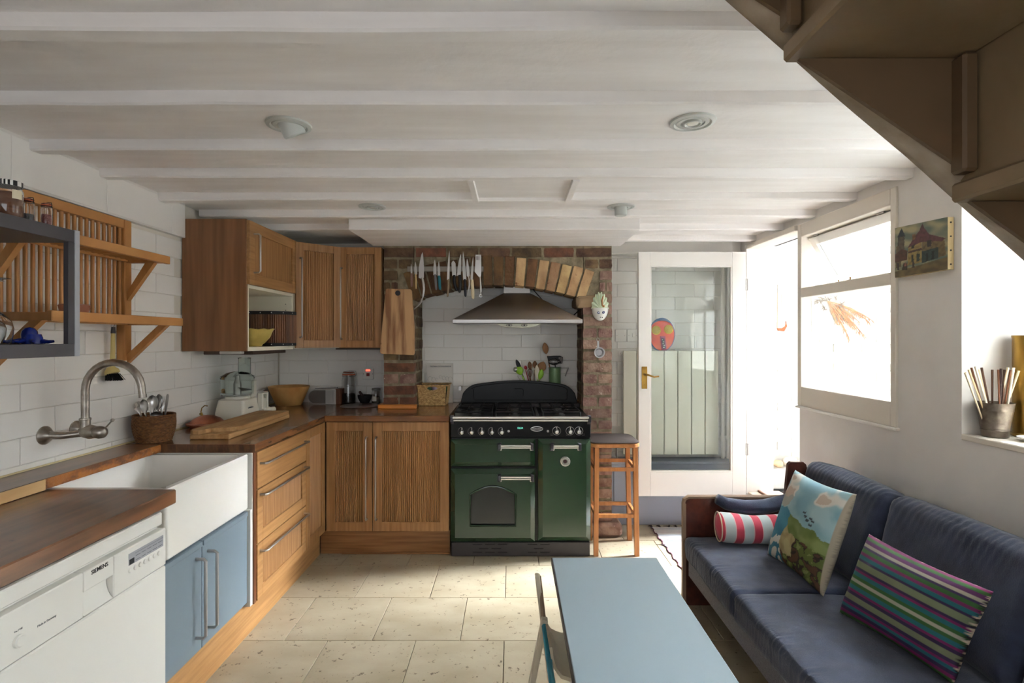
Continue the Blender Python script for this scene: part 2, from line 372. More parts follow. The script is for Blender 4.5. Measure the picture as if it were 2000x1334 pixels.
for i, y in enumerate([-1.05, -.67, -.3, .08, .46, .835, 1.209, 1.594, 1.98, 2.315, 2.70, 3.06, 3.434, 3.81]):
    if abs(y-2.70) < .01: joist(y, XL+.02, -.19, seed=i); joist(y, .29, XR, seed=i+.5)
    elif i == 12: joist(y, XL+.02, -1.0, seed=i); joist(y, .79, XR, seed=i+.5)
    elif i == 13: joist(y, -.9, XR, seed=i)
    elif y < .9: joist(y, XL+.02, .12, seed=i)
    else: joist(y, XL+.02, XR, seed=i)
b = B(); b.box(-.17, .27, 2.40, 2.72, 2.108, 2.135); hp = b.build('hatch_panel', ceilp, ceiling, bevel=.002)
b = B(); b.box(-.2, -.17, 2.37, 2.74, 2.088, 2.135); b.build('hatch_batten', ceilp, ceiling, bevel=.003)
b = B(); b.box(.27, .3, 2.37, 2.74, 2.088, 2.135); b.build('hatch_batten', ceilp, ceiling, bevel=.003)
b = B(); b.box(-.17, .27, 2.72, 2.745, 2.09, 2.135); b.build('hatch_batten', ceilp, ceiling, bevel=.003)
b = B(); b.box(-.985, .77, 3.22, 3.79, 2.047, 2.14); b.build('boxed_soffit', ceilp, ceiling, bevel=.006)

# left wall, lined with painted tiles; a thicker band runs along its top
b = B(); b.box(XL-.15, XL-.007, -1.7, YB+.1, -.05, ZC+.03); wl = struct(b.build('wall_left', grout, origin=(0, 0, 0)))
TL = FR((XL-.007, 0, 0), (0, 1, 0), (1, 0, 0))
tiles(wl, TL, .75, YB-.01, .885, 1.935, .02, skip=lambda u, z: u > 3.0 and z > 1.36)
b = B(); b.box(XL-.01, XL+.022, -1.6, 2.93, 1.943, ZC+.02); up = b.build('upper_wall_band', plaster, wl, bevel=.003)
tiles(wl, FR((XL+.022, 0, 0), (0, 1, 0), (1, 0, 0)), .8, 2.925, 1.95, 2.12, .11, zo=1.95, h=.17, w=.45, t=.002, g=.002)
b = B(); b.box(XL-.01, XL+.002, -1.6, .745, .0, 1.943); b.build('plaster_face', plaster, wl)
# back wall
b = B(); b.box(XL-.1, XR+.2, YB+.007, YB+.25, -.05, ZC+.05); wb = struct(b.build('wall_back', grout, origin=(0, 0, 0)))
TB = FR((0, YB+.007, 0), (1, 0, 0), (0, -1, 0))
tiles(wb, TB, XL+.005, -.90, .885, 1.4, -.078)
tiles(wb, TB, -.70, .52, .9, 1.93, -.078)
tiles(wb, TB, .71, XR-.005, .47, ZC, -.006+.07, zo=.015)
# wall behind the camera, with an unseen opening added for the fill light
b = B(); b.box(XL-.1, -1.5, -1.75, -1.6, 0, ZC); b.box(1.0, XR+.5, -1.75, -1.6, 0, ZC); b.box(-1.5, 1.0, -1.75, -1.6, 0, .7); b.box(-1.5, 1.0, -1.75, -1.6, 2.0, ZC)
struct(b.build('wall_front', plaster, origin=(0, 0, 0)))
# right wall: solid below, doorway, window, recess for a second window
def wallx(b, y0, y1, z0, z1, x0=XR, x1=XR+.18): b.box(x0, x1, y0, y1, z0, z1)
b = B()
wallx(b, 3.93, YB+.02, 0, 2.14); wallx(b, 3.235, 3.93, 0, .262); wallx(b, 2.42, 3.235, 0, .992); wallx(b, 2.07, 2.42, 0, 2.14)
wallx(b, 2.42, 3.93, 2.07, 2.14); wallx(b, .9, 2.07, 0, 1.0, XR, XR+.44); wallx(b, -1.7, .9, 0, 2.14, XR, XR+.44); wallx(b, .9, 2.07, 2.0, 2.14, XR, XR+.44)
wallx(b, 2.07, 2.14, 0, 2.14, XR+.18, XR+.5)
wr = struct(b.build('wall_right', plaster, origin=(0, 0, 0)))
b = B(); b.box(XR-.004, XR+.44, .88, 2.07, 1.0, 1.023, .003); struct(b.build('trim_1', cream))       # recess sill
b = B(); b.box(.715, XR-.002, 4.06, YB, 2.035, ZC+.02, .004); struct(b.build('trim_7', gloss))
b = B(); wallx(b, 2.42, 3.93, 2.07, 2.6, XR+.18, XR+.2); wallx(b, 2.42, 3.235, 0, .98, XR+.18, XR+.2); wallx(b, 2.14, 2.42, 0, 2.6, XR+.18, XR+.2); wallx(b, -1.7, 2.14, 0, .98, XR+.44, XR+.46); wallx(b, -1.7, 2.14, 2.02, 2.6, XR+.44, XR+.46); struct(b.build('wall_bounce_absorber', mat('bounce_absorbing_black', (32, 31, 30), .9, col2=(25, 25, 25), scale=(9, 9, 14)), origin=(0, 0, 0)))  # unseen cladding added, near-black to keep sun bounce off the yard wall
# recess window (gives light to the stair side)
w2 = sroot('window_2', (XR+.4, 1.5, 1.02))
b = B(); 
for (y0, y1, z0, z1) in ((.9, .95, 1.02, 2.0), (2.02, 2.07, 1.02, 2.0), (.95, 2.02, 1.02, 1.07), (.95, 2.02, 1.95, 2.0), (1.46, 1.51, 1.07, 1.95)): b.box(XR+.38, XR+.43, y0, y1, z0, z1, .003)
b.build('window_frame', cream, w2)
b = B(); b.box(XR+.40, XR+.404, .95, 2.02, 1.07, 1.95); b.build('pane', pane, w2)

# window_1 : fixed light below, top-hung casement standing open above
w1 = sroot('window_1', (XR, 2.81, .99))
b = B(); X0 = XR-.012
b.box(X0, XR+.07, 3.2, 3.239, .99, 2.078, .003); b.build('jamb', cream, w1)
b = B(); b.box(X0, XR+.07, 2.41, 2.445, .99, 2.078, .003); b.build('jamb', cream, w1)
b = B(); b.box(X0, XR+.07, 2.445, 3.2, .99, 1.105, .003); b.build('bottom_rail', cream, w1)
b = B(); b.box(X0, XR+.07, 2.445, 3.2, 1.636, 1.694, .003); b.build('transom', cream, w1)
b = B(); b.box(X0, XR+.07, 2.445, 3.2, 2.0, 2.078, .003); b.build('head', cream, w1)
b = B(); b.box(X0-.01, XR+.02, 2.40, 3.25, .975, .99, .004); b.build('sill', gloss, w1)
b = B(); b.box(XR+.05, XR+.054, 2.445, 3.2, 1.105, 1.636); b.build('pane', pane, w1)
ang = math.radians(30)
def sash(u0, u1, d0, d1, t0=-.018, t1=.018):    # d measured down the sash from its hinge
    q = B(); hx, hz = XR+.045, 1.995
    def p(y, d, t): return (hx+math.sin(ang)*d+math.cos(ang)*t, y, hz-math.cos(ang)*d+math.sin(ang)*t)
    q.add([p(y, d, t) for y in (u0, u1) for d in (d0, d1) for t in (t0, t1)], [(0, 1, 3, 2), (4, 6, 7, 5), (0, 4, 5, 1), (2, 3, 7, 6), (0, 2, 6, 4), (1, 5, 7, 3)]); return q
q = sash(2.45, 2.495, 0, .31); 
for a in (sash(3.15, 3.195, 0, .31), sash(2.495, 3.15, 0, .045), sash(2.495, 3.15, .265, .31)): q.add(a.v, a.f)
cs = q.build('casement', gloss, w1, bevel=.002)
sash(2.495, 3.15, .045, .265, -.003, .003).build('pane', pane, cs)
b = B(); b.tube([(XR+.03, 2.80, 1.70), (XR+.05, 2.86, 1.70), (XR+.09, 2.95, 1.705), (XR+.14, 3.02, 1.73)], .004, 8); b.cyl((XR+.03, 2.80, 1.694), (XR+.03, 2.80, 1.715), .003, n=8); b.cyl((XR+.03, 2.9, 1.694), (XR+.03, 2.9, 1.71), .003, n=8)
b.build('casement_stay', brass, cs, smooth=True)
for y in (2.55, 3.1):
    b = B(); b.box(XR+.03, XR+.04, y, y+.05, 1.99, 2.01); b.build('hinge', steel, cs)

# door_1 : frame of the doorway, glazed leaf opened into the room
d1 = sroot('door_1', (XR, 3.92, .27))
b = B(); b.box(XR-.03, XR+.07, 3.9, 3.935, .262, 2.078, .003); b.build('hinge_jamb', gloss, d1)
b = B(); b.box(XR-.03, XR+.07, 3.24, 3.9, 2.045, 2.078, .003); b.build('door_head', cream, d1)
b = B(); b.box(XR-.02, XR+.22, 3.24, 3.93, .255, .275, .003); b.build('threshold', mat('weathered_threshold', (214, 200, 186), .6, col2=(196, 172, 150), scale=(6, 6, 6)), d1)
b = B(); b.box(XR+.05, XR+.065, 3.25, 3.9, .27, .29, .002); b.build('threshold_strip', mat('brown_threshold_strip', (120, 80, 60), .5), d1)
x0, x1, z0, z1, y0, y1 = .915, 1.693, .252, 2.02, 3.868, 3.905
q = B()
q.box(x0, x0+.084, y0, y1, z0, z1, .002); q.box(x1-.10, x1, y0, y1, z0, z1, .002); q.box(x0+.084, x1-.10, y0, y1, z0, z0+.175, .002); q.box(x0+.084, x1-.10, y0, y1, z1-.1, z1, .002)
leaf = q.build('door_leaf', gloss, d1)
for a in ((x0+.084, x0+.094, z0+.175, z1-.1), (x1-.11, x1-.10, z0+.175, z1-.1), (x0+.094, x1-.11, z0+.175, z0+.185), (x0+.094, x1-.11, z1-.11, z1-.1)):
    b = B(); b.box(a[0], a[1], y0+.004, y1-.004, a[2], a[3]); b.build('glazing_bead', gloss, leaf)
b = B(); b.box(x0+.09, x1-.105, y0+.016, y0+.02, z0+.18, z1-.105); b.build('pane', pane, leaf)
b = B(); b.box(x0+.022, x0+.062, y0-.004, y0, 1.03, 1.19, .0015); b.cyl((x0+.042, y0-.006, 1.062), (x0+.042, y0-.003, 1.062), .006, n=10); b.build('lock_plate', brass, leaf)
b = B(); b.tube([(x0+.042, y0-.002, 1.135), (x0+.042, y0-.045, 1.135), (x0+.06, y0-.052, 1.132), (x0+.10, y0-.05, 1.118), (x0+.135, y0-.047, 1.122)], [.008, .008, .007, .006, .005], 10); b.build('door_handle', brass, leaf, smooth=True)
for z in (.55, 1.74):
    b = B(); b.box(x1-.005, x1+.02, y0-.006, y0-.001, z, z+.085); b.cyl((x1+.006, y0-.008, z), (x1+.006, y0-.008, z+.085), .005, n=8); b.build('hinge', steel, leaf)

# painted boxing under the radiator, and the pipes beside it
b = B(); b.box(.715, XR-.002, 4.0, YB, 0, .455, .003); struct(b.build('trim_2', greyp))
b = B(); b.box(.76, .93, 3.994, 4.0, .14, .42, .002); struct(b.build('trim_3', greyp))
b = B(); b.box(.713, XR-.002, 3.985, YB, .455, .475, .003); struct(b.build('trim_4', greyp))
for i, (x, r, lab) in enumerate(((1.615, .014, 'thinner white heating pipe rising beside the radiator'), (1.665, .022, 'thicker white pipe in the corner by the door hinge'))):
    b = B(); b.cyl((x, 4.10, .475), (x, 4.10, 2.12), r, n=14)
    for z in (.62, .9, 1.4): b.cyl((x, 4.10, z), (x, 4.10, z+.03), r+.005, n=14)
    tag(b.build('pipe', gloss, smooth=True), lab, 'pipe')

# white painted brick wall of the yard outside
YW = 4.24
b = B(); b.box(1.9, 4.9, YW+.012, YW+.25, .0, 2.56); wo = struct(b.build('wall_outside', mat('white_painted_mortar', (226, 222, 214), .85, bump=.5, bscale=50), origin=(0, 0, 0)))
def brickmesh(w, d, h, seed, name='brick', jit=.002):
    me = bpy.data.meshes.new(name); bm = bmesh.new(); bmesh.ops.create_cube(bm, size=1); bmesh.ops.scale(bm, vec=(w, d, h), verts=bm.verts)
    bmesh.ops.subdivide_edges(bm, edges=bm.edges[:], cuts=2, use_grid_fill=True)
    rr = random.Random(seed)
    for v in bm.verts:
        k = sum((abs(v.co.x) > w*.49, abs(v.co.y) > d*.49, abs(v.co.z) > h*.49))
        if k >= 2: v.co *= 1-(.012 if w > .15 else .02)*(k-1)*rr.uniform(.4, 1.6)
        v.co += Vector((rr.uniform(-1, 1), rr.uniform(-1, 1), rr.uniform(-1, 1)))*jit
    bm.to_mesh(me); bm.free(); me.materials.append(brickw)
    try: me.shade_smooth(); me.set_sharp_from_angle(angle=math.radians(50))
    except Exception: pass
    return me
SB = [brickmesh(.212, .105, .063, i, jit=.0018) for i in range(4)]
HB = [brickmesh(.099, .105, .063, i+9, jit=.0018) for i in range(3)]
rr = random.Random(3)
for r in range(29):
    z = .27+.078*r; x = 1.88+(0 if r % 2 else -.11)
    while x < 3.25:
        inst(rr.choice(SB), 'brick', (x+.106, YW+.052+rr.uniform(0, .006), z+.036+rr.uniform(-.002, .002)), wo); x += .224
b = B(); b.box(XR+.18, 5.0, -2.0, YW+.1, .05, .25); yard = struct(b.build('ground_outside', mat('bounce_darkened_ground', (34, 34, 34), .8, col2=(26, 26, 27), scale=(4, 4, 4)), origin=(0, 0, 0)))  # unseen ground, coloured near-black to cut bounced sunlight
b = B(); b.box(XR+.18, 5.0, 4.05, YW+.02, .25, .405, .01); led = struct(b.build('trim_5', brickw))
for i, (x, y, r, sx, lab) in enumerate(((2.045, 4.11, .036, 1.1, 'buff rounded stone on the ledge outside, leftmost of three'), (2.145, 4.13, .05, 1.2, 'largest pale rounded stone on the ledge outside the doorway'), (2.245, 4.12, .04, 1.1, 'white rounded stone on the ledge outside, next to the sofa side'))):
    b = B(); b.ball((x, y, .405+r*.75), r, 14, sx=sx, sz=.8); 
    b.v = [v+Vector((nz(*(v*30)), nz(*(v*33)), nz(*(v*31))))*.006 for v in b.v]
    tag(b.build('stone', mat('pale_cobble%s' % (' buff' if i == 0 else ''), (232, 200, 160) if i == 0 else (236, 228, 214), .8, bump=.3), smooth=True), lab, 'stone', 'stones on the ledge outside')
# thermometer on the outside wall
t = thing('wall_thermometer', 'long cream wall thermometer with a rusty foot on the white brick outside', 'thermometer', (2.13, YW-.004, 1.4))
b = B(); b.prism([(2.10, 1.475), (2.103, 1.76), (2.115, 1.775), (2.145, 1.775), (2.157, 1.76), (2.16, 1.475), (2.13, 1.46)], YW-.012, YW-.001); b.build('back_plate', mat('cream_enamel', (238, 226, 204), .4), t)
b = B(); b.cyl((2.13, YW-.016, 1.5), (2.13, YW-.016, 1.74), .004, n=8); b.ball((2.13, YW-.016, 1.498), .009, 10); b.build('glass_tube', mat('pale_tube', (226, 206, 180), .3), t, smooth=True)
b = B(); b.prism([(2.098, 1.475), (2.105, 1.455), (2.15, 1.45), (2.172, 1.49), (2.165, 1.53), (2.155, 1.49), (2.13, 1.475)], YW-.016, YW-.001); b.build('foot_cup', mat('rust', (170, 100, 66), .8), t)
# dried seed heads hanging on the outside wall
t = thing('dried_plant', 'bunch of dried tan seed heads hanging on the white wall outside the window', 'dried plant', (2.52, YW-.03, 1.45))
rp = random.Random(5); dry = mat('dried_tan_plant', (206, 160, 122), .9, col2=(176, 128, 100), scale=(30, 30, 30)); dry2 = mat('dried_grey_flowers', (150, 136, 124), .9)
for k in range(15):
    a = math.radians(rp.uniform(-75, -12)) if k < 10 else math.radians(rp.uniform(110, 200)); Ln = rp.uniform(.16, .4) if k < 10 else rp.uniform(.1, .17)
    p0 = Vector((2.49, YW-.02, 1.69)); dr = Vector((math.cos(a), -rp.uniform(0, .1), math.sin(a)))
    pts = [p0+dr*Ln*s_+Vector((0, 0, -.08*s_*s_*Ln*3)) for s_ in (0, .25, .5, .75, 1)]
    b = B(); b.tube(pts, [.0022, .0022, .006 if k < 10 else .002, .005 if k < 10 else .002, .001], 6)
    for q_ in range(26 if k < 10 else 12):
        s_ = rp.uniform(.35, 1); c = p0+dr*Ln*s_+Vector((0, 0, -.08*s_*s_*Ln*3)); e = c+Vector((rp.uniform(-.01, .03), rp.uniform(-.012, .012), rp.uniform(-.045, -.01)))*(1.0 if k < 10 else .5)
        b.tube([c, (c+e)/2, e], [.0008, .0028, .0004], 4)
    b.build('seed_stem', dry if k < 10 else dry2, t)
for k in range(9):
    b = B(); c = Vector((2.40+rp.uniform(0, .2), YW-.03, 1.66+rp.uniform(-.05, .13)))
    for q_ in range(12): b.tube([c, c+Vector((rp.uniform(-1, 1), rp.uniform(-.6, .1), rp.uniform(-1, 1)))*.026], [.003, .001], 4)
    b.build('seed_head', dry2, t)

# ------------------------------------------------------------------ brick chimney breast with its arch
YF = 3.785
cx_, hw, zs, za = -.095, .597, 1.672, 1.772
R_ = (hw*hw+(za-zs)**2)/(2*(za-zs)); zc_ = za-R_; am = math.asin(hw/R_)
arc = [(cx_+R_*math.sin(-am+2*am*i/24), zc_+R_*math.cos(-am+2*am*i/24)) for i in range(25)]
poly = [(-.905, 0), (cx_-hw, 0)]+arc+[(cx_+hw, 0), (.705, 0), (.705, 2.06), (-.905, 2.06)]
b = B(); n = len(poly)
# front ring as prism pieces: piers, and spandrel strips over the arch
b.box(-.905, cx_-hw-.004, YF, YB+.005, 0, 2.05); b.box(cx_+hw+.004, .705, YF, YB+.005, 0, 2.05)
for i in range(24):
    (xa, ya), (xb, yb) = arc[i], arc[i+1]; b.prism([(xa, ya+.004), (xb, yb+.004), (xb, 2.05), (xa, 2.05)], YF, YF+.22)
wc = struct(b.build('wall_chimney', mortar, origin=(0, 0, 0)))
b = B(); b.box(cx_-hw, cx_+hw, YF+.21, YB+.005, 1.9, 2.05); b.build('lintel', mortar, wc)
CHH = .0812; rb = random.Random(11)
def lay(x0, x1, zc, mats, stretcher_first, ztop=None):
    x = x0; k = 0
    w_all = x1-x0
    units = []
    if w_all < .235: units = [(x0, x1)] if stretcher_first else [(x0, x0+w_all/2-.004), (x0+w_all/2+.006, x1)]
    else:
        p = x0; first = .215 if stretcher_first else .1
        while p < x1-.03:
            w = first if p == x0 else .215
            q = min(p+w, x1)
            if x1-q < .05: q = x1
            units.append((p, q)); p = q+.011
    for (p, q) in units:
        w = q-p
        src = rb.choice(SB if w > .15 else HB); base = .212 if w > .15 else .099
        o = inst(src, 'brick', ((p+q)/2, YF+.052-rb.uniform(.004, .011), zc), wc, rb.choice(mats)); o.scale = (w/base*rb.uniform(.97, 1), 1, rb.uniform(.98, 1.06)); o.rotation_euler = (0, rb.uniform(-.016, .016), rb.uniform(-.012, .012))
EX = .208
def ext_x(z):      # half width of the arch ring's outer edge at height z
    d = (R_+EX)**2-(z-zc_)**2
    return math.sqrt(d) if d > 0 else 0
for r in range(25):
    zc = .052+CHH*r
    red = [brickr, brickr, brickr]
    left = [bricko, bricko, brickr, brickb] if zc < 1.22 else [brickb]
    sf = r % 2 == 0
    if zc < 1.62:
        if zc > .9: lay(-.907, cx_-hw, zc, left, sf)
        lay(cx_+hw, .707, zc, red if zc < 1.9 else [brickb, brickr], sf)
    else:
        h = ext_x(zc-.03)+.012
        ang_ = am+.02
        h = min(h, (R_+EX)*math.sin(ang_)+.01) if zc > zc_ else h
        lo = cx_-max(h, 0); hi = cx_+max(h, 0)
        if zc > zc_+R_+EX-.02: lay(-.907, .707, zc, [brickb, brickb, bricko, brickb], sf)
        else:
            lay(-.907, min(lo, cx_-hw+.0) if zc < 1.7 else lo, zc, [brickb], sf)
            lay(max(hi, cx_+hw) if zc < 1.7 else hi, .707, zc, [brickr, brickb, brickr] if zc > 1.86 else [brickr], sf)
    # bricks showing on the inner faces of the two piers
    if .9 < zc < 1.66:
        for sx, xx in ((-1, cx_-hw-.049), (1, cx_+hw+.049)):
            for (ya, yb) in (((YF+.11, YF+.225), (YF+.235, YB-.005)) if sf else ((YF+.11, YF+.33),)):
                o = inst(rb.choice(HB), 'brick', (xx+sx*-.0, (ya+yb)/2, zc), wc, brickb if zc > 1.3 or sx > 0 else rb.choice([brickb, bricko])); o.scale = (1, (yb-ya)/.105, 1.06)
nv = 17
for i in range(nv):     # arch voussoirs, each its own wedge
    g = .06
    a0 = -am-.01+(2*am+.02)*(i+.08)/nv; a1 = -am-.01+(2*am+.02)*(i+.92)/nv
    r0, r1 = R_-rb.uniform(-.002, .006), R_+EX-rb.uniform(0, .012)
    dy = rb.uniform(.006, .018)
    pts = []
    for rr_, aa in ((r0, a0), (r0, a1), (r1, a1), (r1, a0)): pts.append((cx_+rr_*math.sin(aa), zc_+rr_*math.cos(aa)))
    b = B(); b.prism(pts, YF-dy, YF+.20)
    o = b.build('arch_brick', (bricky if i > 9 and i != 11 else brickd), wc, bevel=.004)
b = B(); b.box(cx_+hw-.05, cx_+hw+.10, YF-.03, YF+.3, 1.61, 1.70, .02); b.v = [v+Vector((nz(*(v*14)), 0, nz(*(v*11))))*.012 for v in b.v]; b.build('corbel_stone', mat('buff_stone', (150, 126, 98), .9, bump=.5, bscale=40), wc, bevel=.012)
b = B(); b.box(cx_+hw-.01, .775, YF-.05, YF+.2, 0, .1, .02); b.build('footing_stone', brickr, wc, bevel=.01)
# timber ledge round the left pier, on the worktop
b = B(); b.box(-.94, cx_-hw+.022, 3.74, 3.775, .9, .93, .004); b.box(-.94, -.905, 3.775, 4.1, .9, .93, .004)
tag(b.build('ledge_strip', mat('orange_varnished_wood', (190, 116, 44), .35)), 'orange varnished wood strip lying on the worktop along the brick pier', 'wood strip')
# shelf behind the cooker
b = B(); b.box(cx_-hw+.31, cx_+hw-.002, 4.03, YB, .9, .93, .003); struct(b.build('trim_6', wtx))

# ------------------------------------------------------------------ staircase seen from beneath
def zb(x): return 1.797-(x-.447)*.828         # tread undersides follow this pitch
st = thing('staircase', 'painted wooden staircase seen from below, its shade coloured in tan, crossing the top right corner', 'staircase', (.9, .4, 1.0))
def edge(x): return 1.9065-(x-.334)*.8717 + .0
Ys, Yt = .78, .83
xa, xb_ = .13, 1.72
b = B(); n = 60
vs = []; fs = []
for i in range(n+1):
    x = xa+(xb_-xa)*i/n; z = edge(x)+nz(x*9, 4)*.003
    ztop = min(z+.30, ZC-.01)
    vs += [(x, Ys+nz(x*20, 1)*.002, z+.006), (x, Ys+.008, z), (x, Yt-.006, z), (x, Yt, z+.006), (x, Yt, ztop), (x, Ys, ztop)]
    if i:
        for k in range(6): fs.append(((i-1)*6+k, i*6+k, i*6+(k+1) % 6, (i-1)*6+(k+1) % 6))
fs += [tuple(range(6)), tuple(n*6+k for k in range(6))]
b.add(vs, fs); b.build('stringer', stringp, st, smooth=True)
for k in range(-1, 6):
    x0 = .447-.035+.2*0+k*.248; x1 = x0+.248; z = 1.797-k*.207
    if z > ZC-.02 or x1 > xb_: continue
    b = B(); b.box(x0-.012, x1+.0, -.3, Ys+.012, z, z+.028, .004); b.v = [v+Vector((0, 0, nz(v.x*9, v.y*5)*.003)) for v in b.v]; b.build('tread', stairt, st)
    b = B(); b.box(x1, x1+.02, -.3, Ys+.01, z-.186, z+.026, .003); b.build('riser', stairt, st)
    b = B(); b.box(x1-.024, x1-.002, Ys-.028, Ys-.001, z-.17, z-.002, .004); b.build('glue_block', stairp, st)
    b = B(); b.prism([(x0+.004, z-.001), (x1-.001, z-.001), (x1-.001, max(edge(x1)+.01, z-.2))], Ys-.006, Ys+.001); b.build('stringer_shade_face', stairp, st)  # sheet added to colour the stringer's shaded face darker
# ------------------------------------------------------------------ fitted kitchen
def handle(T, p0, p1, parent, out=.032, r=.0055, m=steel, name='handle'):
    b = B(T); d = (Vector(p1)-Vector(p0)).normalized()
    a0 = Vector(p0); a1 = Vector(p1); o = Vector((0, out, 0)); c = .008
    b.tube([a0, a0+o*.75, a0+o+d*c, a1+o-d*c, a1+o*.75, a1], r, 10); return b.build(name, m, parent, smooth=True)
def front(T, u0, u1, z0, z1, parent, name='door', m=oakz, th=.02, fr=.055, panel='reeded', ribs=.0125, frb=None, pm=None):
    """framed front in the plane y=0 of frame T, its face at y=th"""
    b = B(T); fb = frb or fr; g = .0015
    u0 += g; u1 -= g; z0 += g; z1 -= g
    if panel == 'flat':
        b.box(u0, u1, 0, th, z0, z1, .002); return b.build(name, m, parent)
    b.box(u0, u0+fr, 0, th, z0, z1, .0015); b.box(u1-fr, u1, 0, th, z0, z1, .0015); b.box(u0+fr, u1-fr, 0, th-.0004, z0, z0+fb, .0015); b.box(u0+fr, u1-fr, 0, th-.0004, z1-fb, z1, .0015)
    d = b.build(name, m, parent)
    b = B(T); a, c, e, f = u0+fr, u1-fr, z0+fb, z1-fb
    if panel == 'reeded':
        n = max(3, round((c-a)/ribs)); vs = []; fs = []; prof = [(.0, .004), (.14, .0105), (.5, .0135), (.86, .0105)]
        pts = [((a+(c-a)*(i+p)/n), y) for i in range(n) for p, y in prof]+[(c, .004)]
        for x, y in pts: vs += [(x, y, e), (x, y, f)]
        for i in range(len(pts)-1): fs.append((2*i, 2*i+2, 2*i+3, 2*i+1))
        b.add(vs, fs); b.build('reeded_panel', pm or m, d, fix=True)
    else:
        b.box(a, c, .002, .01, e, f); b.build('inset_panel', pm or m, d)
    return d

XF = -1.195
# drawer unit, left run
TLf = FR((XF-.02, 0, 0), (0, 1, 0), (1, 0, 0))      # face ends at x = XF
t = thing('drawer_cabinet', 'oak drawer unit with three long bar handles beside the white sink', 'cabinet', (-1.5, 2.81, 0), 'oak base units')
b = B(); b.box(XL+.005, XF-.021, 2.512, 2.53, .17, .862); b.box(XL+.005, XF-.021, 3.09, 3.107, .17, .862); b.box(XL+.005, XF-.021, 2.53, 3.09, .17, .185); b.box(XF-.1, XF-.021, 2.53, 3.09, .84, .862); b.build('carcass', oakz, t)
b = B(); b.box(XL+.005, XF-.005, 2.49, 2.512, .155, .862, .001); b.build('end_panel', mat('dark_oak_edge', (92, 52, 28), .4, col2=(116, 68, 38), scale=(30, 30, 3)), t)
dd = front(TLf, 2.512, 3.107, .682, .858, t, 'drawer', oaky, panel='flat'); handle(TLf, (2.54, .02, .80), (3.08, .02, .80), dd)
dd = front(TLf, 2.512, 3.107, .425, .680, t, 'drawer', oaky, pm=oakz); handle(TLf, (2.54, .02, .652), (3.08, .02, .652), dd)
dd = front(TLf, 2.512, 3.107, .158, .423, t, 'drawer', oaky, pm=oakz); handle(TLf, (2.54, .02, .385), (3.08, .02, .385), dd)
# corner panel
t = thing('corner_cabinet', 'narrow oak corner unit with reeded panel between the drawers and the back doors', 'cabinet', (-1.5, 3.25, 0), 'oak base units')
b = B(); b.box(XL+.005, XF-.021, 3.107, 3.428, .17, .862); b.build('carcass', oakz, t)
front(TLf, 3.109, 3.425, .158, .858, t, 'front_panel', oakz)
# back run, two doors
YD = 3.43
TBf = FR((0, YD+.02, 0), (1, 0, 0), (0, -1, 0))
t = thing('base_cabinet', 'oak base cabinet with two reeded doors and tall bar handles, left of the cooker', 'cabinet', (-.8, 3.7, 0), 'oak base units')
b = B(); b.box(XF, -.405, YD+.021, 3.76, .17, .862); b.build('carcass', oakz, t)
for (u0, u1, hu) in ((-1.193, -.895, -.93), (-.893, -.402, -.868)):
    d = front(TBf, u0, u1, .155, .858, t, 'door', oakz, fr=.058); handle(TBf, (hu, .02, .235), (hu, .02, .76), d)
# plinths
b = B(); b.box(XF-.06, XF-.045, 1.80, 3.45, 0, .165); tag(b.build('plinth', oaky), 'oak plinth board running under the sink and drawer units', 'plinth', 'oak plinths')
b = B(); b.box(XF-.045, -.402, 3.465, 3.48, 0, .153); b.box(-1.1, -.402, 3.45, 3.464, 0, .012, .003); tag(b.build('plinth', oakx), 'dark oak plinth board under the two reeded doors on the back wall', 'plinth', 'oak plinths')
# sink cabinet, blue doors
t = thing('sink_cabinet', 'blue-grey two-door cabinet beneath the white sink', 'cabinet', (-1.5, 2.15, 0))
b = B(); b.box(XL+.005, -1.26, 1.83, 2.485, .17, .60); b.box(XL+.005, XF-.012, 2.467, 2.4845, .155, .60); b.box(XL+.005, XF-.012, 2.4848, 2.4895, .155, .86); b.build('carcass', mat('pale_carcass', (206, 206, 200), .5), t)
TS = FR((-1.24, 0, 0), (0, 1, 0), (1, 0, 0))
for (u0, u1, hu) in ((1.81, 2.105, 2.065), (2.105, 2.466, 2.145)):
    d = front(TS, u0, u1, .172, .598, t, 'door', bluec, panel='flat')
    b = B(TS); b.box(u0+.004, u1-.004, .02, .026, .575, .596, .002); b.build('top_moulding', bluec, d)
    handle(TS, (hu, .02, .235), (hu, .02, .54), d, out=.038, r=.006)
# belfast sink
t = thing('butler_sink', 'large white glazed butler sink let into the wooden worktop', 'sink', (-1.43, 2.2, .603))
def rr_(x0, x1, y0, y1, r, n=5):
    out = []
    for (cx, cy, a) in ((x1-r, y1-r, 0), (x0+r, y1-r, 90), (x0+r, y0+r, 180), (x1-r, y0+r, 270)):
        for i in range(n+1): g = math.radians(a+90*i/n); out.append((cx+r*math.cos(g), cy+r*math.sin(g)))
    return out
def loops(b, ls, capa=True, capb=True):
    n = len(ls[0][0]); vs = []; fs = []
    for poly, z in ls: vs += [(p[0], p[1], z) for p in poly]
    for i in range(len(ls)-1):
        for k in range(n): fs.append((i*n+k, i*n+(k+1) % n, (i+1)*n+(k+1) % n, (i+1)*n+k))
    if capa: fs.append(tuple(range(n))[::-1])
    if capb: fs.append(tuple((len(ls)-1)*n+k for k in range(n)))
    b.add(vs, fs); return b
b = B(); x0, x1, y0, y1 = -1.70, -1.222, 1.893, 2.484
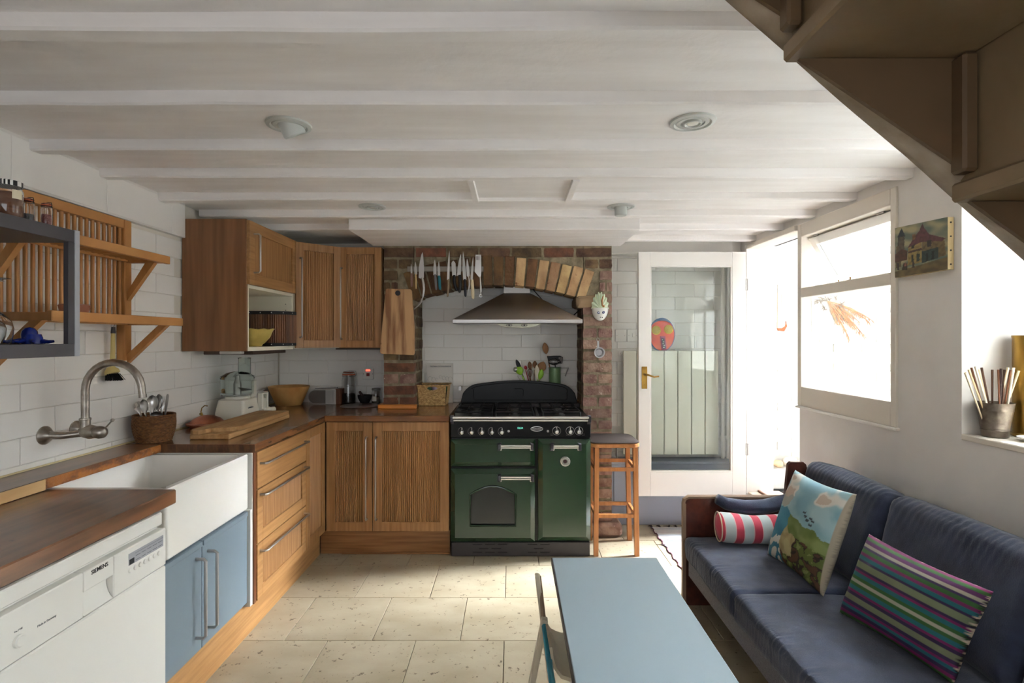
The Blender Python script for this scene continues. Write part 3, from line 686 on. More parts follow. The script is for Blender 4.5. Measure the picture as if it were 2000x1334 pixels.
loops(b, [(rr_(x0+.004, x1-.004, y0+.004, y1-.004, .012), .603), (rr_(x0, x1, y0, y1, .014), .61), (rr_(x0, x1, y0, y1, .014), .852), (rr_(x0+.004, x1-.004, y0+.004, y1-.004, .012), .857),
          (rr_(x0+.026, x1-.026, y0+.026, y1-.026, .022), .857), (rr_(x0+.03, x1-.03, y0+.03, y1-.03, .024), .852), (rr_(x0+.034, x1-.034, y0+.034, y1-.034, .03), .65), (rr_(x0+.06, x1-.06, y0+.06, y1-.06, .03), .634)])
b.build('basin', ceram, t, smooth=True)
b = B(); b.lathe([(.045, .634), (.045, .638), (.03, .637), (.01, .632)], (-1.46, 2.17, .001)); b.build('drain', chrome, t, smooth=True)
# worktops
ZT, TH = .9, .038
t = thing('main_worktop', 'long glossy wooden worktop wrapping the corner, with worn strip behind the sink', 'worktop', (-1.5, 3.3, ZT-TH))
b = B(); b.box(XL+.004, XF, 2.488, 3.41, ZT-TH, ZT, .003); b.box(XL+.004, -1.3, 3.41, YB-.002, ZT-TH, ZT-.0002); b.build('left_slab', wty, t)
b = B(); b.box(-1.3, XF, 3.4095, YB-.002, ZT-TH+.0002, ZT-.0003); b.box(XF, -.40, 3.41, YB-.002, ZT-TH, ZT, .003); b.build('back_slab', wtx, t)
b = B(); b.box(XL+.004, -1.635, 1.0, 2.488, ZT-TH, ZT-.0002, .003); b.build('rear_strip', wtn, t)
b = B(); vs = []; fs = []; n = 60
for i in range(n+1):
    y = 1.87+(2.488-1.87)*i/n; e = max(0, nz(y*17, 2))*.006+max(0, nz(y*60))*.003
    vs += [(-1.6345+.001, y, ZT-.001), (-1.633+.002-e*.3, y, ZT-.012-e), (-1.631-e*.5, y, ZT-TH+.002)]
    if i:
        for k in range(2): fs.append(((i-1)*3+k, i*3+k, i*3+k+1, (i-1)*3+k+1))
b.add(vs, fs); b.build('worn_edge', mat('chipped_orange_wood', (160, 98, 40), .55, col2=(96, 56, 26), scale=(20, 14, 30), contrast=(.4, .6), bump=.9, bscale=60, bdist=.006, spots=((216, 190, 120), 18, .66)), t, label='chipped orange-brown front edge of the strip')
b = B(); b.box(-1.635, -1.629, 1.0, 1.87, ZT-TH, ZT-.001, .001); b.build('pale_lipping', pale, t, label='pale unvarnished lipping')
b = B(); b.box(-1.635, XF, 2.4865, 2.489, ZT-TH, ZT-.001); b.build('end_grain', mat('dark_end_grain', (70, 42, 24), .5, col2=(104, 66, 36), scale=(60, 60, 20)), t)
b = B(); b.box(XL+.003, XL+.012, 1.0, YB-.01, ZT-.001, ZT+.006, .002); b.build('sealant', mat('yellowed_sealant', (206, 190, 146), .5), t)
b = B(); b.box(-1.70, -1.185, .95, 1.89, .81, .860, .004); tag(b.build('dishwasher_worktop', wtn), 'dark worn wooden worktop slab over the dishwasher', 'worktop')
# dishwasher
t = thing('dishwasher', 'white dishwasher under the near worktop, partly out of frame', 'dishwasher', (-1.45, 1.5, 0))
XD = -1.165
b = B(); b.box(-1.77, XD-.03, 1.205, 1.80, .02, .80); b.build('body', whitep, t)
b = B(); b.box(XD-.05, XD-.012, 1.203, 1.802, .765, .808, .004); b.build('top_trim', whitep, t)
TD = FR((XD, 0, 0), (0, 1, 0), (1, 0, 0))
b = B(TD); pz0, pz1 = .632, .755
b.box(1.203, 1.455, -.03, 0, pz0, pz1, .003); b.box(1.565, 1.802, -.03, 0, pz0, pz1, .003); b.box(1.455, 1.565, -.03, 0, .70, pz1, .002); b.box(1.455, 1.565, -.03, -.022, pz0, .70); cp = b.build('control_panel', whitep, t)
b = B(TD); b.sheet(lambda u, v: (1.457+.106*u, -.021+.02*(1-v)**3, .634+.064*v), 4, 8); b.build('grip_recess', whitep, cp, smooth=True)
b = B(TD); b.box(1.625, 1.786, 0, .0015, .700, .736, .0005); b.build('programme_window', mat('display_grey', (168, 168, 174), .2), cp)
b = B(TD); b.box(1.627, 1.648, .0015, .002, .702, .718); b.build('display', mat('display_dark', (42, 44, 50), .15), cp)
b = B(TD); 
for i in range(5):
    for j in range(2): b.box(1.655+.026*i, 1.675+.026*i, .0015, .0019, .706+.013*j, .7075+.013*j)
for j in range(4): b.box(1.652, 1.784-.02*j, .0015, .0019, .7285-.0*j, .7292)
b.build('printed_lines', mat('print_dark', (70, 70, 80), .5), cp, kind='stuff')
for i in range(7):
    b = B(TD); b.lathe([(.0075, 0), (.0075, .003), (.006, .0042)], (1.632+.022*i, 0, .684), 14, axis=(0, 1, 0)); b.build('button', whitep, cp, smooth=True)
b = B(TD); b.lathe([(.015, 0), (.015, .006), (.012, .009)], (1.262, 0, .678), 18, axis=(0, 1, 0)); b.build('power_knob', whitep, cp, smooth=True)
ink = mat('print_black', (40, 40, 42), .5)
text('SIEMENS', .0165, TD @ Matrix.Translation((1.512, .0005, .742)), 'lettering', ink, cp, bold=.0001)
inkg = mat('print_grey', (150, 150, 150), .5)
text('Made in Germany', .0075, TD @ Matrix.Translation((1.34, .0005, .684)), 'small_lettering', inkg, cp)
text('On / Off', .006, TD @ Matrix.Translation((1.262, .0005, .703)), 'small_lettering', inkg, cp)
b = B(TD); b.box(1.203, 1.802, -.03, .0, .13, .629, .004); b.build('door_panel', whitep, t)
b = B(); b.box(-1.7, XD-.06, 1.21, 1.79, 0, .12); b.build('kickboard', dgrey, t)

# ------------------------------------------------------------------ wall units
ZU0, ZU1 = 1.322, 2.046
t = thing('wall_cabinet', 'oak wall cabinet with a plain side panel, short handled door and open white niche', 'cabinet', (-1.63, 3.2, ZU0), 'oak wall units')
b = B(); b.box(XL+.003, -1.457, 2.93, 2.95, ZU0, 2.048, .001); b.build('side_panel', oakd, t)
whl = mat('white_melamine', (232, 226, 206), .5)
b = B(); y0, y1 = 2.95, 3.565
b.box(XL+.004, -1.459, y0, y0+.016, ZU0, 2.04); b.box(XL+.004, -1.459, y1-.018, y1, ZU0, 2.04); b.box(XL+.004, XL+.014, y0+.016, y1-.018, ZU0, 2.04)
b.box(XL+.014, -1.459, y0+.016, y1-.018, ZU0, ZU0+.022); b.box(XL+.014, -1.459, y0+.016, y1-.018, 1.672, 1.69); b.box(XL+.014, -1.459, y0+.016, y1-.018, 2.02, 2.04)
b.build('carcass', whl, t)
TU = FR((-1.459, 0, 0), (0, 1, 0), (1, 0, 0))
d = front(TU, 2.935, 3.572, 1.69, 2.044, t, 'door', oaky, panel='plain', pm=oakz, fr=.06); handle(TU, (2.985, .02, 1.76), (2.985, .02, 1.975), d, out=.036)
b = B()
for z in (1.49, 1.58, 1.62): b.cyl((-1.50, y1-.018, z), (-1.50, y1-.0195, z), .003, n=8)
b.build('shelf_pin_hole', blackm, t, kind='stuff')
b = B(); b.box(-1.76, -1.48, 3.05, 3.5, 1.30, 1.3215, .003); b.build('under_light', mat('dark_strip', (70, 52, 42), .5), t)
b = B(); b.box(-1.62, -1.50, 2.96, 3.0, 1.306, 1.3215, .003); b.build('light_plug', mat('clear_plastic', (200, 196, 190), .2), t)
# diagonal corner unit
t = thing('corner_wall_cabinet', 'diagonal oak corner wall cabinet with reeded door and handle on its left', 'cabinet', (-1.5, 3.9, ZU0), 'oak wall units')
b = B(); b.prism([(XL+.004, 3.568), (-1.460, 3.575), (-1.236, 3.80), (-1.232, YB-.004), (XL+.004, YB-.004)], ZU0+.004, 2.036, axis='z'); b.build('carcass', whl, t)
u = Vector((1, 1, 0)).normalized(); TDg = FR((-1.4525, 3.5705, 0), u, Vector((1, -1, 0)))
d = front(TDg, 0, .322, ZU0+.006, 2.04, t, 'door', oakz, fr=.052); handle(TDg, (.03, .02, 1.40), (.03, .02, 1.93), d, r=.005)
t = thing('wall_cabinet', 'oak wall cabinet with reeded door next to the brick chimney', 'cabinet', (-1.08, 4.0, ZU0), 'oak wall units')
b = B(); b.box(-1.228, -.922, 3.806, YB-.004, ZU0+.004, 2.036); b.build('carcass', oakz, t)
TW = FR((0, 3.804, 0), (1, 0, 0), (0, -1, 0))
d = front(TW, -1.222, -.922, ZU0+.006, 2.04, t, 'door', oakz, fr=.05); handle(TW, (-1.202, .02, 1.39), (-1.202, .02, 1.89), d, r=.005)
b = B(); b.box(-1.26, -.94, 3.82, 4.1, 1.314, 1.325, .002); b.build('under_strip', mat('dark_strip'), t)

# bread bin lying in the open niche, yellow bowl in front of it
t = thing('wooden_tambour_box', 'dark wooden slatted box with black riveted metal bands inside the open niche', 'box', (-1.6, 3.4, 1.344))
bw = mat('dark_slatted_wood', (84, 50, 26), .5, col2=(126, 80, 42), scale=(40, 40, 3))
pts = [(-1.75, 3.52), (-1.75, 3.26), (-1.54, 3.30), (-1.46, 3.42), (-1.435, 3.525)]
b = B(); fs = []
def along(pts, n):
    L_ = [0]
    for i in range(1, len(pts)): L_.append(L_[-1]+math.dist(pts[i], pts[i-1]))
    out = []
    for k in range(n+1):
        s_ = L_[-1]*k/n; i = max(j for j in range(len(pts)-1) if L_[j] <= s_+1e-9); q = (s_-L_[i])/(L_[i+1]-L_[i]); out.append((pts[i][0]+(pts[i+1][0]-pts[i][0])*q, pts[i][1]+(pts[i+1][1]-pts[i][1])*q))
    return out
bx = [(-1.78, 3.53), (-1.78, 3.405), (-1.53, 3.41), (-1.455, 3.45), (-1.425, 3.53)]
b.prism(bx, 1.346, 1.566, axis='z'); core = b.build('core', bw, t)
pr = along(bx[1:], 40)
b = B()
for i in range(40):
    (xa, ya), (xb2, yb2) = pr[i], pr[i+1]; b.cyl(((xa+xb2)/2, (ya+yb2)/2, 1.352), ((xa+xb2)/2, (ya+yb2)/2, 1.56), .0062, n=6)
b.build('slats', bw, t, kind='stuff')
for z0, z1 in ((1.547, 1.568), (1.346, 1.364)):
    b = B(); vs = []; fs = []; pr2 = along(bx[1:], 24)
    for i, (x, y) in enumerate(pr2):
        vs += [(x+.006, y-.010, z0), (x+.006, y-.010, z1), (x+.002, y-.004, z1), (x+.002, y-.004, z0)]
        if i:
            for k in range(4): fs.append(((i-1)*4+k, i*4+k, i*4+(k+1) % 4, (i-1)*4+(k+1) % 4))
    b.add(vs, fs+[(0, 1, 2, 3), (96, 97, 98, 99)]); bd = b.build('metal_band', blackm, t)
    b = B()
    for i in range(2, 24, 4): b.ball((pr2[i][0]+.006, pr2[i][1]-.011, (z0+z1)/2), .0035, 8)
    b.build('rivets', chrome, bd, kind='stuff')
b = B(); yb_ = mat('yellow_glaze', (206, 184, 104), .35, col2=(188, 164, 86), scale=(12, 12, 12))
prof = [(.045, 0), (.05, .012), (.062, .02), (.092, .055), (.108, .098), (.116, .104), (.11, .106), (.098, .09), (.08, .055), (.05, .026), (0, .022)]
b.lathe(prof, (-1.578, 3.27, 1.3445), 40)
for i, v in enumerate(b.v):
    dx, dy = v.x+1.578, v.y-3.27; rr2 = math.hypot(dx, dy)
    if rr2 > .1: k = 1+.05*math.cos(10*math.atan2(dy, dx)); b.v[i] = Vector((-1.578+dx*k, 3.27+dy*k, v.z+.004*math.cos(10*math.atan2(dy, dx))))
tag(b.build('fluted_bowl', yb_, smooth=True), 'pale yellow bowl with wavy rim standing in the open cabinet niche', 'bowl')
# ------------------------------------------------------------------ range cooker
t = thing('range_cooker', 'dark green range cooker with black hob and control panel in the brick fireplace', 'cooker', (.058, 3.7, 0))
TC = FR((0, 3.41, 0), (1, 0, 0), (0, -1, 0))
CX0, CX1 = -.392, .502
b = B(); b.box(CX0+.004, CX1-.004, 3.43, 4.0, .10, .875); b.build('body', black, t)
b = B(TC); b.box(CX0, CX1, -.02, .0, .762, .868, .004); b.box(CX0, CX1, -.02, .006, .868, .876, .002); pnl = b.build('control_panel', black, t)
def greendoor(u0, u1, z0, z1, name, hole=None):
    b = B(TC); c = .03; y0, y1 = -.02, .016
    def ring(i, y): return [(u0+i, y, z0+i), (u1-i, y, z0+i), (u1-i, y, z1-i), (u0+i, y, z1-i)]
    vs = ring(0, y0)+ring(.0, -.004)+ring(.003, -.001)+ring(.012+c*.6, y1)
    fs = [(0, 1, 2, 3)]+[(a*4+k, a*4+(k+1) % 4, a*4+4+(k+1) % 4, a*4+4+k) for a in range(3) for k in range(4)]
    if hole:
        hl = [(x, y1, z) for x, z in hole]; n = len(hl)
        k0 = len(vs); vs += hl
        # fill between the door's face and the opening: bridge by nearest corner
        co = ring(.012+c*.6, y1)
        def near(p): return min(range(4), key=lambda q: (co[q][0]-p[0])**2+(co[q][2]-p[2])**2)
        for i in range(n):
            j = (i+1) % n; a, d_ = near(hl[i]), near(hl[j])
            fs.append((k0+i, k0+j, 12+d_)) if a == d_ else fs.append((k0+i, k0+j, 12+d_, 12+a))
    else: fs.append((12, 13, 14, 15))
    b.add(vs, fs); return b.build(name, green, t)
def cooker_handle(u0, u1, z, door, y=.016):
    g = thing_part = None
    b = B(TC); b.cyl((u0, y+.038, z+.004), (u1, y+.038, z+.004), .0058, n=12); b.cyl((u0, y+.030, z-.010), (u1, y+.030, z-.010), .0052, n=12); h = b.build('handle', chrome, door, smooth=True)
    for (a, s_) in ((u0, -1), (u1, 1)):
        b = B(TC); b.prism([(a+s_*.016, 0), (a+s_*.012, 0), (a+s_*.012, 0)], 0, 0) if False else None
        b.add([(a-.003*s_, y-.001, z-.036), (a+s_*.022, y-.001, z-.036), (a+s_*.022, y-.001, z+.012), (a-.003*s_, y-.001, z+.018),
               (a+.002*s_, y+.040, z-.016), (a+s_*.016, y+.046, z-.018), (a+s_*.016, y+.046, z+.014), (a+.002*s_, y+.042, z+.016)],
              [(0, 3, 2, 1), (4, 5, 6, 7), (0, 1, 5, 4), (1, 2, 6, 5), (2, 3, 7, 6), (3, 0, 4, 7)])
        b.build('handle_bracket', mat('slate_bracket', (62, 60, 68), .4), h, bevel=.002)
        b = B(TC); b.lathe([(.0065, 0), (.0065, .004), (.004, .005)], (a+s_*.0, y+.022, z-.022), 12, axis=(0, 1, 0)); b.build('screw', steel, h)
gd = greendoor(CX0, .148, .578, .752, 'grill_door'); cooker_handle(-.07, .118, .715, gd)
hx0, hx1, hz0, hz1 = -.265, .022, .205, .405
hole = [(hx0, hz0), (hx1, hz0), (hx1, hz1)]+[(hx1+(hx0-hx1)*i/12, hz1+.05*math.sin(PI*i/12)) for i in range(1, 12)]+[(hx0, hz1)]
od = greendoor(CX0, .148, .097, .563, 'oven_door', hole); cooker_handle(-.07, .118, .518, od)
b = B(TC); pts = [(x, .017, z) for x, z in hole]; b.tube([pts[0]]+pts[1:], .0075, 8, closed=True); b.build('window_rim', green, od, smooth=True)
b = B(TC); b.add([(x, .006, z) for x, z in hole], [tuple(range(len(hole)))]); b.build('oven_window', dglass, od, fix=False)
pd = greendoor(.165, CX1, .103, .752, 'tall_oven_door'); cooker_handle(.262, .418, .715, pd)
b = B(TC); b.lathe([(.032, 0), (.032, .004), (.029, .007), (.026, .004), (.022, .004), (.021, .007), (.015, .007), (.012, .003), (0, .003)], (.337, .016, .613), 28, axis=(0, 1, 0)); b.build('round_emblem', chrome, pd, smooth=True)
b = B(TC); b.lathe([(.012, .0031), (.009, .006), (0, .006)], (.337, .016, .613), 16, axis=(0, 1, 0)); b.build('emblem_centre', mat('emblem_maroon', (70, 48, 52), .3), pd, smooth=True)
# plinth with vent slots
b = B(TC); b.box(CX0+.005, CX1-.005, -.04, -.005, .004, .092, .003); pl = b.build('plinth', dgrey, t)
def slot(u, z, w=.06): 
    q = B(TC); q.tube([(u, -.004, z), (u+w, -.004, z)], .0035, 8); return q.build('vent_slot', blackm, pl)
for z, us in ((.078, (-.25, -.17, -.09, .10, .18)), (.052, (-.21, -.13, .14)), (.028, (-.25, -.17, -.09, .10, .18))):
    for u in us: slot(u, z)
# front rail
b = B(TC); b.cyl((CX0+.02, .052, .896), (CX1-.02, .052, .896), .0085, n=14); b.cyl((CX0+.02, .044, .877), (CX1-.02, .044, .877), .006, n=14); rl = b.build('front_rail', chrome, t, smooth=True)
for u, s_ in ((CX0+.002, 1), (CX1-.002, -1)):
    b = B(TC); b.add([(u, -.0, .845), (u+.022*s_, -.0, .845), (u+.022*s_, 0, .905), (u, 0, .905), (u+.004*s_, .062, .868), (u+.022*s_, .056, .868), (u+.022*s_, .058, .905), (u+.004*s_, .066, .905)],
          [(0, 3, 2, 1), (4, 5, 6, 7), (0, 1, 5, 4), (1, 2, 6, 5), (2, 3, 7, 6), (3, 0, 4, 7)]); b.build('rail_bracket', mat('slate_bracket'), rl, bevel=.002)
# knobs
def knob(x, z, big=False):
    b = B(TC); b.lathe([(.015, 0), (.015, .008), (.013, .02), (.012, .028), (.009, .03), (0, .03)], (x, 0, z), 20, axis=(0, 1, 0)); k = b.build('control_knob', chrome, t, smooth=True)
    b = B(TC); b.box(x-.0025, x+.0025, .0, .022, z+.012, z+.028, .001); b.build('pointer', chrome, k)
    if big:
        b = B(TC); b.tube([(x+.026*math.cos(a), .001, z+.004+.026*math.sin(a)) for a in [2*PI*i/28 for i in range(28)]], .0014, 6, closed=True); b.build('dial_ring', steel, k, smooth=True)
    else:
        b = B(TC); b.tube([(x+.026*math.cos(a), .001, z+.004+.026*math.sin(a)) for a in [PI*(.5+.9*i/12) for i in range(13)]], .001, 6); b.build('dial_arc', steel, k, smooth=True)
for u in (-.318, -.255, -.190, -.126, -.063): knob(u, .797)
for u in (.284, .370, .426): knob(u, .800, True)
for u in (-.021, .229):
    b = B(TC); b.lathe([(.008, 0), (.007, .008), (0, .009)], (u, 0, .802), 14, axis=(0, 1, 0)); b.build('push_button', steel, t, smooth=True)
b = B(TC); b.box(.02, .078, 0, .0012, .808, .838, .0005); ck = b.build('clock_display', mat('display_dark'), t)
text('12.24', .0165, TC @ Matrix.Translation((.051, .0015, .822)), 'digits', mat('green_digits', (120, 255, 220), .5, emit=((120, 240, 210), .4)), ck)
b = B(TC); b.tube([(.158+.038*math.cos(a)*(1 if abs(math.cos(a)) < .8 else 1), .002, .817+.014*math.sin(a)*(1.0)) for a in [2*PI*i/32 for i in range(32)]], .0018, 6, closed=True)
bg = b.build('badge', chrome, t, smooth=True)
b = B(TC); b.box(.128, .188, .0, .0018, .811, .823, .001); b.build('badge_plate', steel, bg)
text('RANGEMASTER', .0085, TC @ Matrix.Translation((.158, .0024, .817)), 'badge_lettering', ink, bg, bold=.0002, font_scale=.95)
for u in (.247, .345, .447):
    b = B(TC); b.tube([(u, .001, .776), (u+.015, .001, .776), (u+.015, .001, .784), (u, .001, .784)], .0005, 4, closed=True); b.build('printed_symbol', steel, t)
# hob
b = B(); b.box(CX0, CX1, 3.40, 3.97, .872, .884, .003); b.build('hob_tray', black, t)
b = B(); b.box(CX0, CX1, 3.955, 3.975, .884, .915, .004); b.build('rear_trim', dgrey, t)
def grate(x0, x1, y0, y1):
    z = .918; q = B()
    for a, c in (((x0, y0), (x1, y0)), ((x0, y1), (x1, y1)), ((x0, y0), (x0, y1)), ((x1, y0), (x1, y1)), ((x0, (y0+y1)/2), (x1, (y0+y1)/2))):
        q.tube([(a[0], a[1], z), (c[0], c[1], z)], .0045, 6)
    for a in ((x0, y0), (x1, y0), (x0, y1), (x1, y1)): q.cyl((a[0], a[1], .884), (a[0], a[1], z), .005, n=6)
    for cy in ((y0*3+y1)/4, (y0+3*y1)/4):
        cx = (x0+x1)/2
        for sx in (-1, 1):
            q.tube([(cx+sx*(x1-x0)/2, cy, z), (cx+sx*.03, cy, z), (cx+sx*.028, cy, z-.006)], .004, 6)
            q.tube([(cx+sx*.045, cy-.045*0-(y1-y0)/4, z), (cx+sx*.045, cy-.03, z)], .004, 6); q.tube([(cx+sx*.045, cy+(y1-y0)/4, z), (cx+sx*.045, cy+.03, z)], .004, 6)
    g = q.build('pan_grate', blackm, t)
def burner(x, y, r):
    q = B(); q.lathe([(r+.012, .884), (r+.012, .888), (r, .89), (r, .9), (r*.7, .901), (r*.7, .907), (0, .909)], (x, y, 0), 20); q.build('burner', mat('burner_metal', (92, 90, 88), .4, .8), t, smooth=True)
for x0, x1 in ((-.37, -.13), (-.105, .135), (.20, .44)):
    grate(x0, x1, 3.45, 3.93)
    for y in (3.57, 3.81): burner((x0+x1)/2, y, .034 if x0 < -.2 or y > 3.7 else .024)
b = B(); b.box(.155, .178, 3.45, 3.93, .884, .895, .003); b.build('hob_divider', dgrey, t)
# backguard
def bgp(i, k=0):
    pts = []
    w0, w1 = CX0+.005+i, CX1-.012-i
    for q in range(0, 41):
        u = q/40; x = w0+(w1-w0)*u; e = min(u, 1-u)*(w1-w0)
        z = .905+.13+.046*math.sin(PI*u)
        if e < .12: z = .905+(z-.905)*math.sin(math.acos(1-e/.12))**.9 if e > 0 else .905
        pts.append((x, z-i))
    return pts
b = B(); pts = bgp(0); b.prism([(pts[0][0], .885)]+pts+[(pts[-1][0], .885)], 3.985, 4.01); gz = b.build('backguard', black, t, bevel=.004)
b = B(); b.tube([(x, 3.984, z) for x, z in bgp(.016)[3:-3]], .002, 6); b.build('guard_bead', black, gz, smooth=True)
b = B(); b.tube([(-.285, 3.984, 1.018), (-.285, 3.984, .945), (-.275, 3.984, .935), (.40, 3.984, .935), (.41, 3.984, .945), (.41, 3.984, 1.018)], .0022, 6); b.tube([(.02, 3.984, 1.018), (.075, 3.984, 1.018), (.085, 3.984, 1.008), (.085, 3.984, .965)], .0022, 6); b.build('guard_bead', black, gz, smooth=True)

# ------------------------------------------------------------------ cooker hood
t = thing('cooker_hood', 'brushed steel pyramid cooker hood under the brick arch', 'cooker hood', (.037, 3.9, 1.5))
h0, h1, hy, hb = -.413, .487, 3.69, YB-.01
b = B(); b.box(h0, h1, hy, hb, 1.497, 1.527, .004); b.build('canopy_lip', steel, t)
c0, c1, cyf, cz = -.062, .132, 3.93, 1.726
b = B(); b.add([(h0+.003, hy+.003, 1.526), (h1-.003, hy+.003, 1.526), (h1-.003, hb, 1.526), (h0+.003, hb, 1.526), (c0, cyf, cz), (c1, cyf, cz), (c1, hb, cz), (c0, hb, cz)],
      [(0, 1, 5, 4), (1, 2, 6, 5), (2, 3, 7, 6), (3, 0, 4, 7), (4, 5, 6, 7), (0, 3, 2, 1)]); b.build('canopy', steel, t)
b = B(); b.box(c0, c1, cyf, hb, cz, 1.9, .002); b.build('flue', mat('satin_flue', (190, 186, 182), .4, .6), t)
b = B(); b.prism([(-.115, 1.497), (.205, 1.497), (.16, 1.478), (.12, 1.47), (-.03, 1.47), (-.07, 1.478)], hy+.03, hy+.14); cw = b.build('control_pod', mat('pod_plastic', (206, 206, 186), .3), t, bevel=.003)
for u in (-.02, .085):
    b = B(); b.tube([(u+.014*math.cos(a)*1.5, hy+.028, 1.485+.006*math.sin(a)) for a in [2*PI*i/16 for i in range(16)]], .0016, 6, closed=True); b.cyl((u, hy+.03, 1.485), (u, hy+.022, 1.485), .005, n=10); b.build('pod_switch', dgrey, cw, smooth=True)
b = B(); b.tube([(c1+.02, 3.96, 1.76), (.24, 3.95, 1.66), (.36, 3.98, 1.60)], .004, 8); b.tube([(.49, 3.9, 1.60), (.44, 3.95, 1.55)], .004, 6); b.build('power_cable', blackm, t, smooth=True)

# ------------------------------------------------------------------ knives on the magnetic rack
YK = 3.762
b = B(); b.box(-.735, -.200, YK-.012, YK, 1.862, 1.899, .002); tag(b.build('magnetic_knife_rack', mat('rack_steel', (140, 132, 122), .5, .4)), 'long grey magnetic strip on the brick arch holding the knives', 'knife rack')
def kp(cx, cy): return ((790+cx/8.894-CX)/278, CH-((470+cy/8.894)-HY)/278)
KN = [ # tip, blade shoulder, handle end, blade half width, handle half width, material, label
 ((122, 405), (128, 580), (130, 805), 14, 22, ('dusky_pink_wood', (136, 100, 88)), 'short paring knife with dusky brown handle, leftmost on the rack'),
 ((195, 372), (205, 585), (208, 845), 24, 12, ('cream_horn', (208, 178, 122)), 'small pointed knife with thin cream handle, second from the left'),
 ((318, 205), (310, 650), (318, 1000), 58, 24, None, 'large all-steel chef knife with curved steel handle'),
 ((530, 335), (535, 600), (558, 860), 27, 22, ('marbled_handle', (120, 114, 116)), 'small knife with black and white marbled handle'),
 ((600, 360), (602, 620), (622, 858), 22, 28, ('teal_handle', (22, 110, 122)), 'small knife with teal handle'),
 ((785, 180), (770, 680), (755, 985), 26, 19, ('horn_handle', (128, 110, 84)), 'long slim knife with tapering horn handle'),
 ((850, 352), (870, 610), (920, 880), 36, 28, ('black_handle', (18, 18, 20)), 'round-ended knife with black handle, left of the two crossed black handles'),
 ((985, 240), (960, 610), (960, 912), 40, 30, ('black_handle', (18, 18, 20)), 'broad pointed knife with rounded black handle'),
 ((1020, 195), (1050, 680), (1062, 980), 28, 24, ('ink_handle', (16, 18, 34)), 'long knife with forked tip and blue-black handle'),
 ((1090, 318), (1112, 620), (1105, 905), 26, 14, None, 'small steel knife with curved steel handle'),
 ((1195, 288), (1175, 690), (1195, 1018), 26, 30, ('ivory_handle', (214, 196, 160)), 'knife with straight thick ivory handle'),
]
for i, (tp, sh, en, bw_, hw_, hm, lab) in enumerate(KN):
    tx, tz = kp(*tp); sx, sz = kp(*sh); ex, ez = kp(*en); k = 1/8.894/278
    yk = YK-.014-(.004 if i % 2 else 0)-(.006 if i == 7 else 0)
    t = thing('kitchen_knife', lab, 'knife', (sx, yk, sz), 'knives on the magnetic rack')
    n = 10; b = B(); L_ = []; R2 = []
    for j in range(n+1):
        u = j/n; x = tx+(sx-tx)*u; z = tz+(sz-tz)*u
        w = bw_*k*min(1, (u*(1.6 if i != 6 else 6))**.62) if j else 0.0004
        L_.append((x-w, z)); R2.append((x+w*(.55 if i in (2, 5, 7, 10) else 1), z))
    # blade tapers back to the tang
    L_.append((sx-hw_*k*.6, sz-.006)); R2.append((sx+hw_*k*.6, sz-.006))
    b.prism(L_+R2[::-1], yk-.0012, yk+.0012); b.build('blade', steel if i in (2, 5, 9) else mat('knife_steel', (182, 178, 172), .3, 1), t)
    hmat = mat(hm[0], hm[1], .4) if hm else steel
    b = B(); bend = {2: .010, 6: -.010, 7: .004, 9: .008}.get(i, 0)
    pts = [(sx+(ex-sx)*u+bend*math.sin(PI*u), yk, sz+.004+(ez-sz-.004)*u) for u in (0, .15, .35, .55, .75, .92, 1)]
    b.tube(pts, [hw_*k*.75, hw_*k*.9, hw_*k, hw_*k*.95, hw_*k*.9, hw_*k*.8, hw_*k*.4], 10)
    for q, v in enumerate(b.v): b.v[q] = Vector((v.x, yk+(v.y-yk)*.55, v.z))
    b.build('handle', hmat, t, smooth=True)
t = thing('curved_steel_tool', 'curved slim steel tool hanging below the large steel knife', 'kitchen tool', (-.69, YK-.02, 1.60))
a = [kp(320, 1005), kp(300, 1070), kp(250, 1130), kp(180, 1195)]
b = B(); b.tube([(x, YK-.03, z) for x, z in a], [.006, .007, .006, .003], 8); b.build('curved_blade', steel, t, smooth=True)
t = thing('steel_spatula', 'steel slotted spatula with ringed handle, rightmost on the knife rack', 'spatula', (-.24, YK-.016, 1.85))
yk = YK-.016
o_ = [kp(1236, 250), kp(1334, 250), kp(1338, 540), kp(1330, 640), kp(1298, 640), kp(1222, 545)]
s0, s1 = kp(1250, 275)[1], kp(1250, 342)[1]
b = B(); xl, zt = kp(1236, 250); xr, _ = kp(1334, 250)
b.box(xl, xr, yk-.001, yk+.001, s0, zt); b.prism([kp(1236, 342), kp(1334, 342), kp(1338, 540), kp(1330, 640), kp(1298, 640), kp(1222, 545)], yk-.001, yk+.001)
xs = [kp(v, 0)[0] for v in (1236, 1252, 1262, 1272, 1280, 1292, 1300, 1314, 1334)]
for j in range(0, 9, 2):
    if j+1 < 9: b.box(xs[j], xs[j+1], yk-.001, yk+.001, s1, s0)
b.box(xs[7], xs[8], yk-.001, yk+.001, s1, s0)
b.build('slotted_blade', chrome, t)
b = B(); p0, p1, p2 = kp(1315, 630), kp(1326, 780), kp(1326, 890); b.tube([(p0[0], yk, p0[1]), (p1[0], yk, p1[1]), (p2[0], yk, p2[1])], [.005, .0075, .008], 10); b.build('handle', chrome, t, smooth=True)
b = B(); c_ = kp(1326, 960); b.tube([(c_[0]+.0095*math.cos(a_), yk, c_[1]+.0095*math.sin(a_)) for a_ in [2*PI*i/18 for i in range(18)]], .0025, 6, closed=True); b.cyl((c_[0], yk, p2[1]), (c_[0], yk, c_[1]+.01), .004, n=8); b.build('hanging_ring', chrome, t, smooth=True)

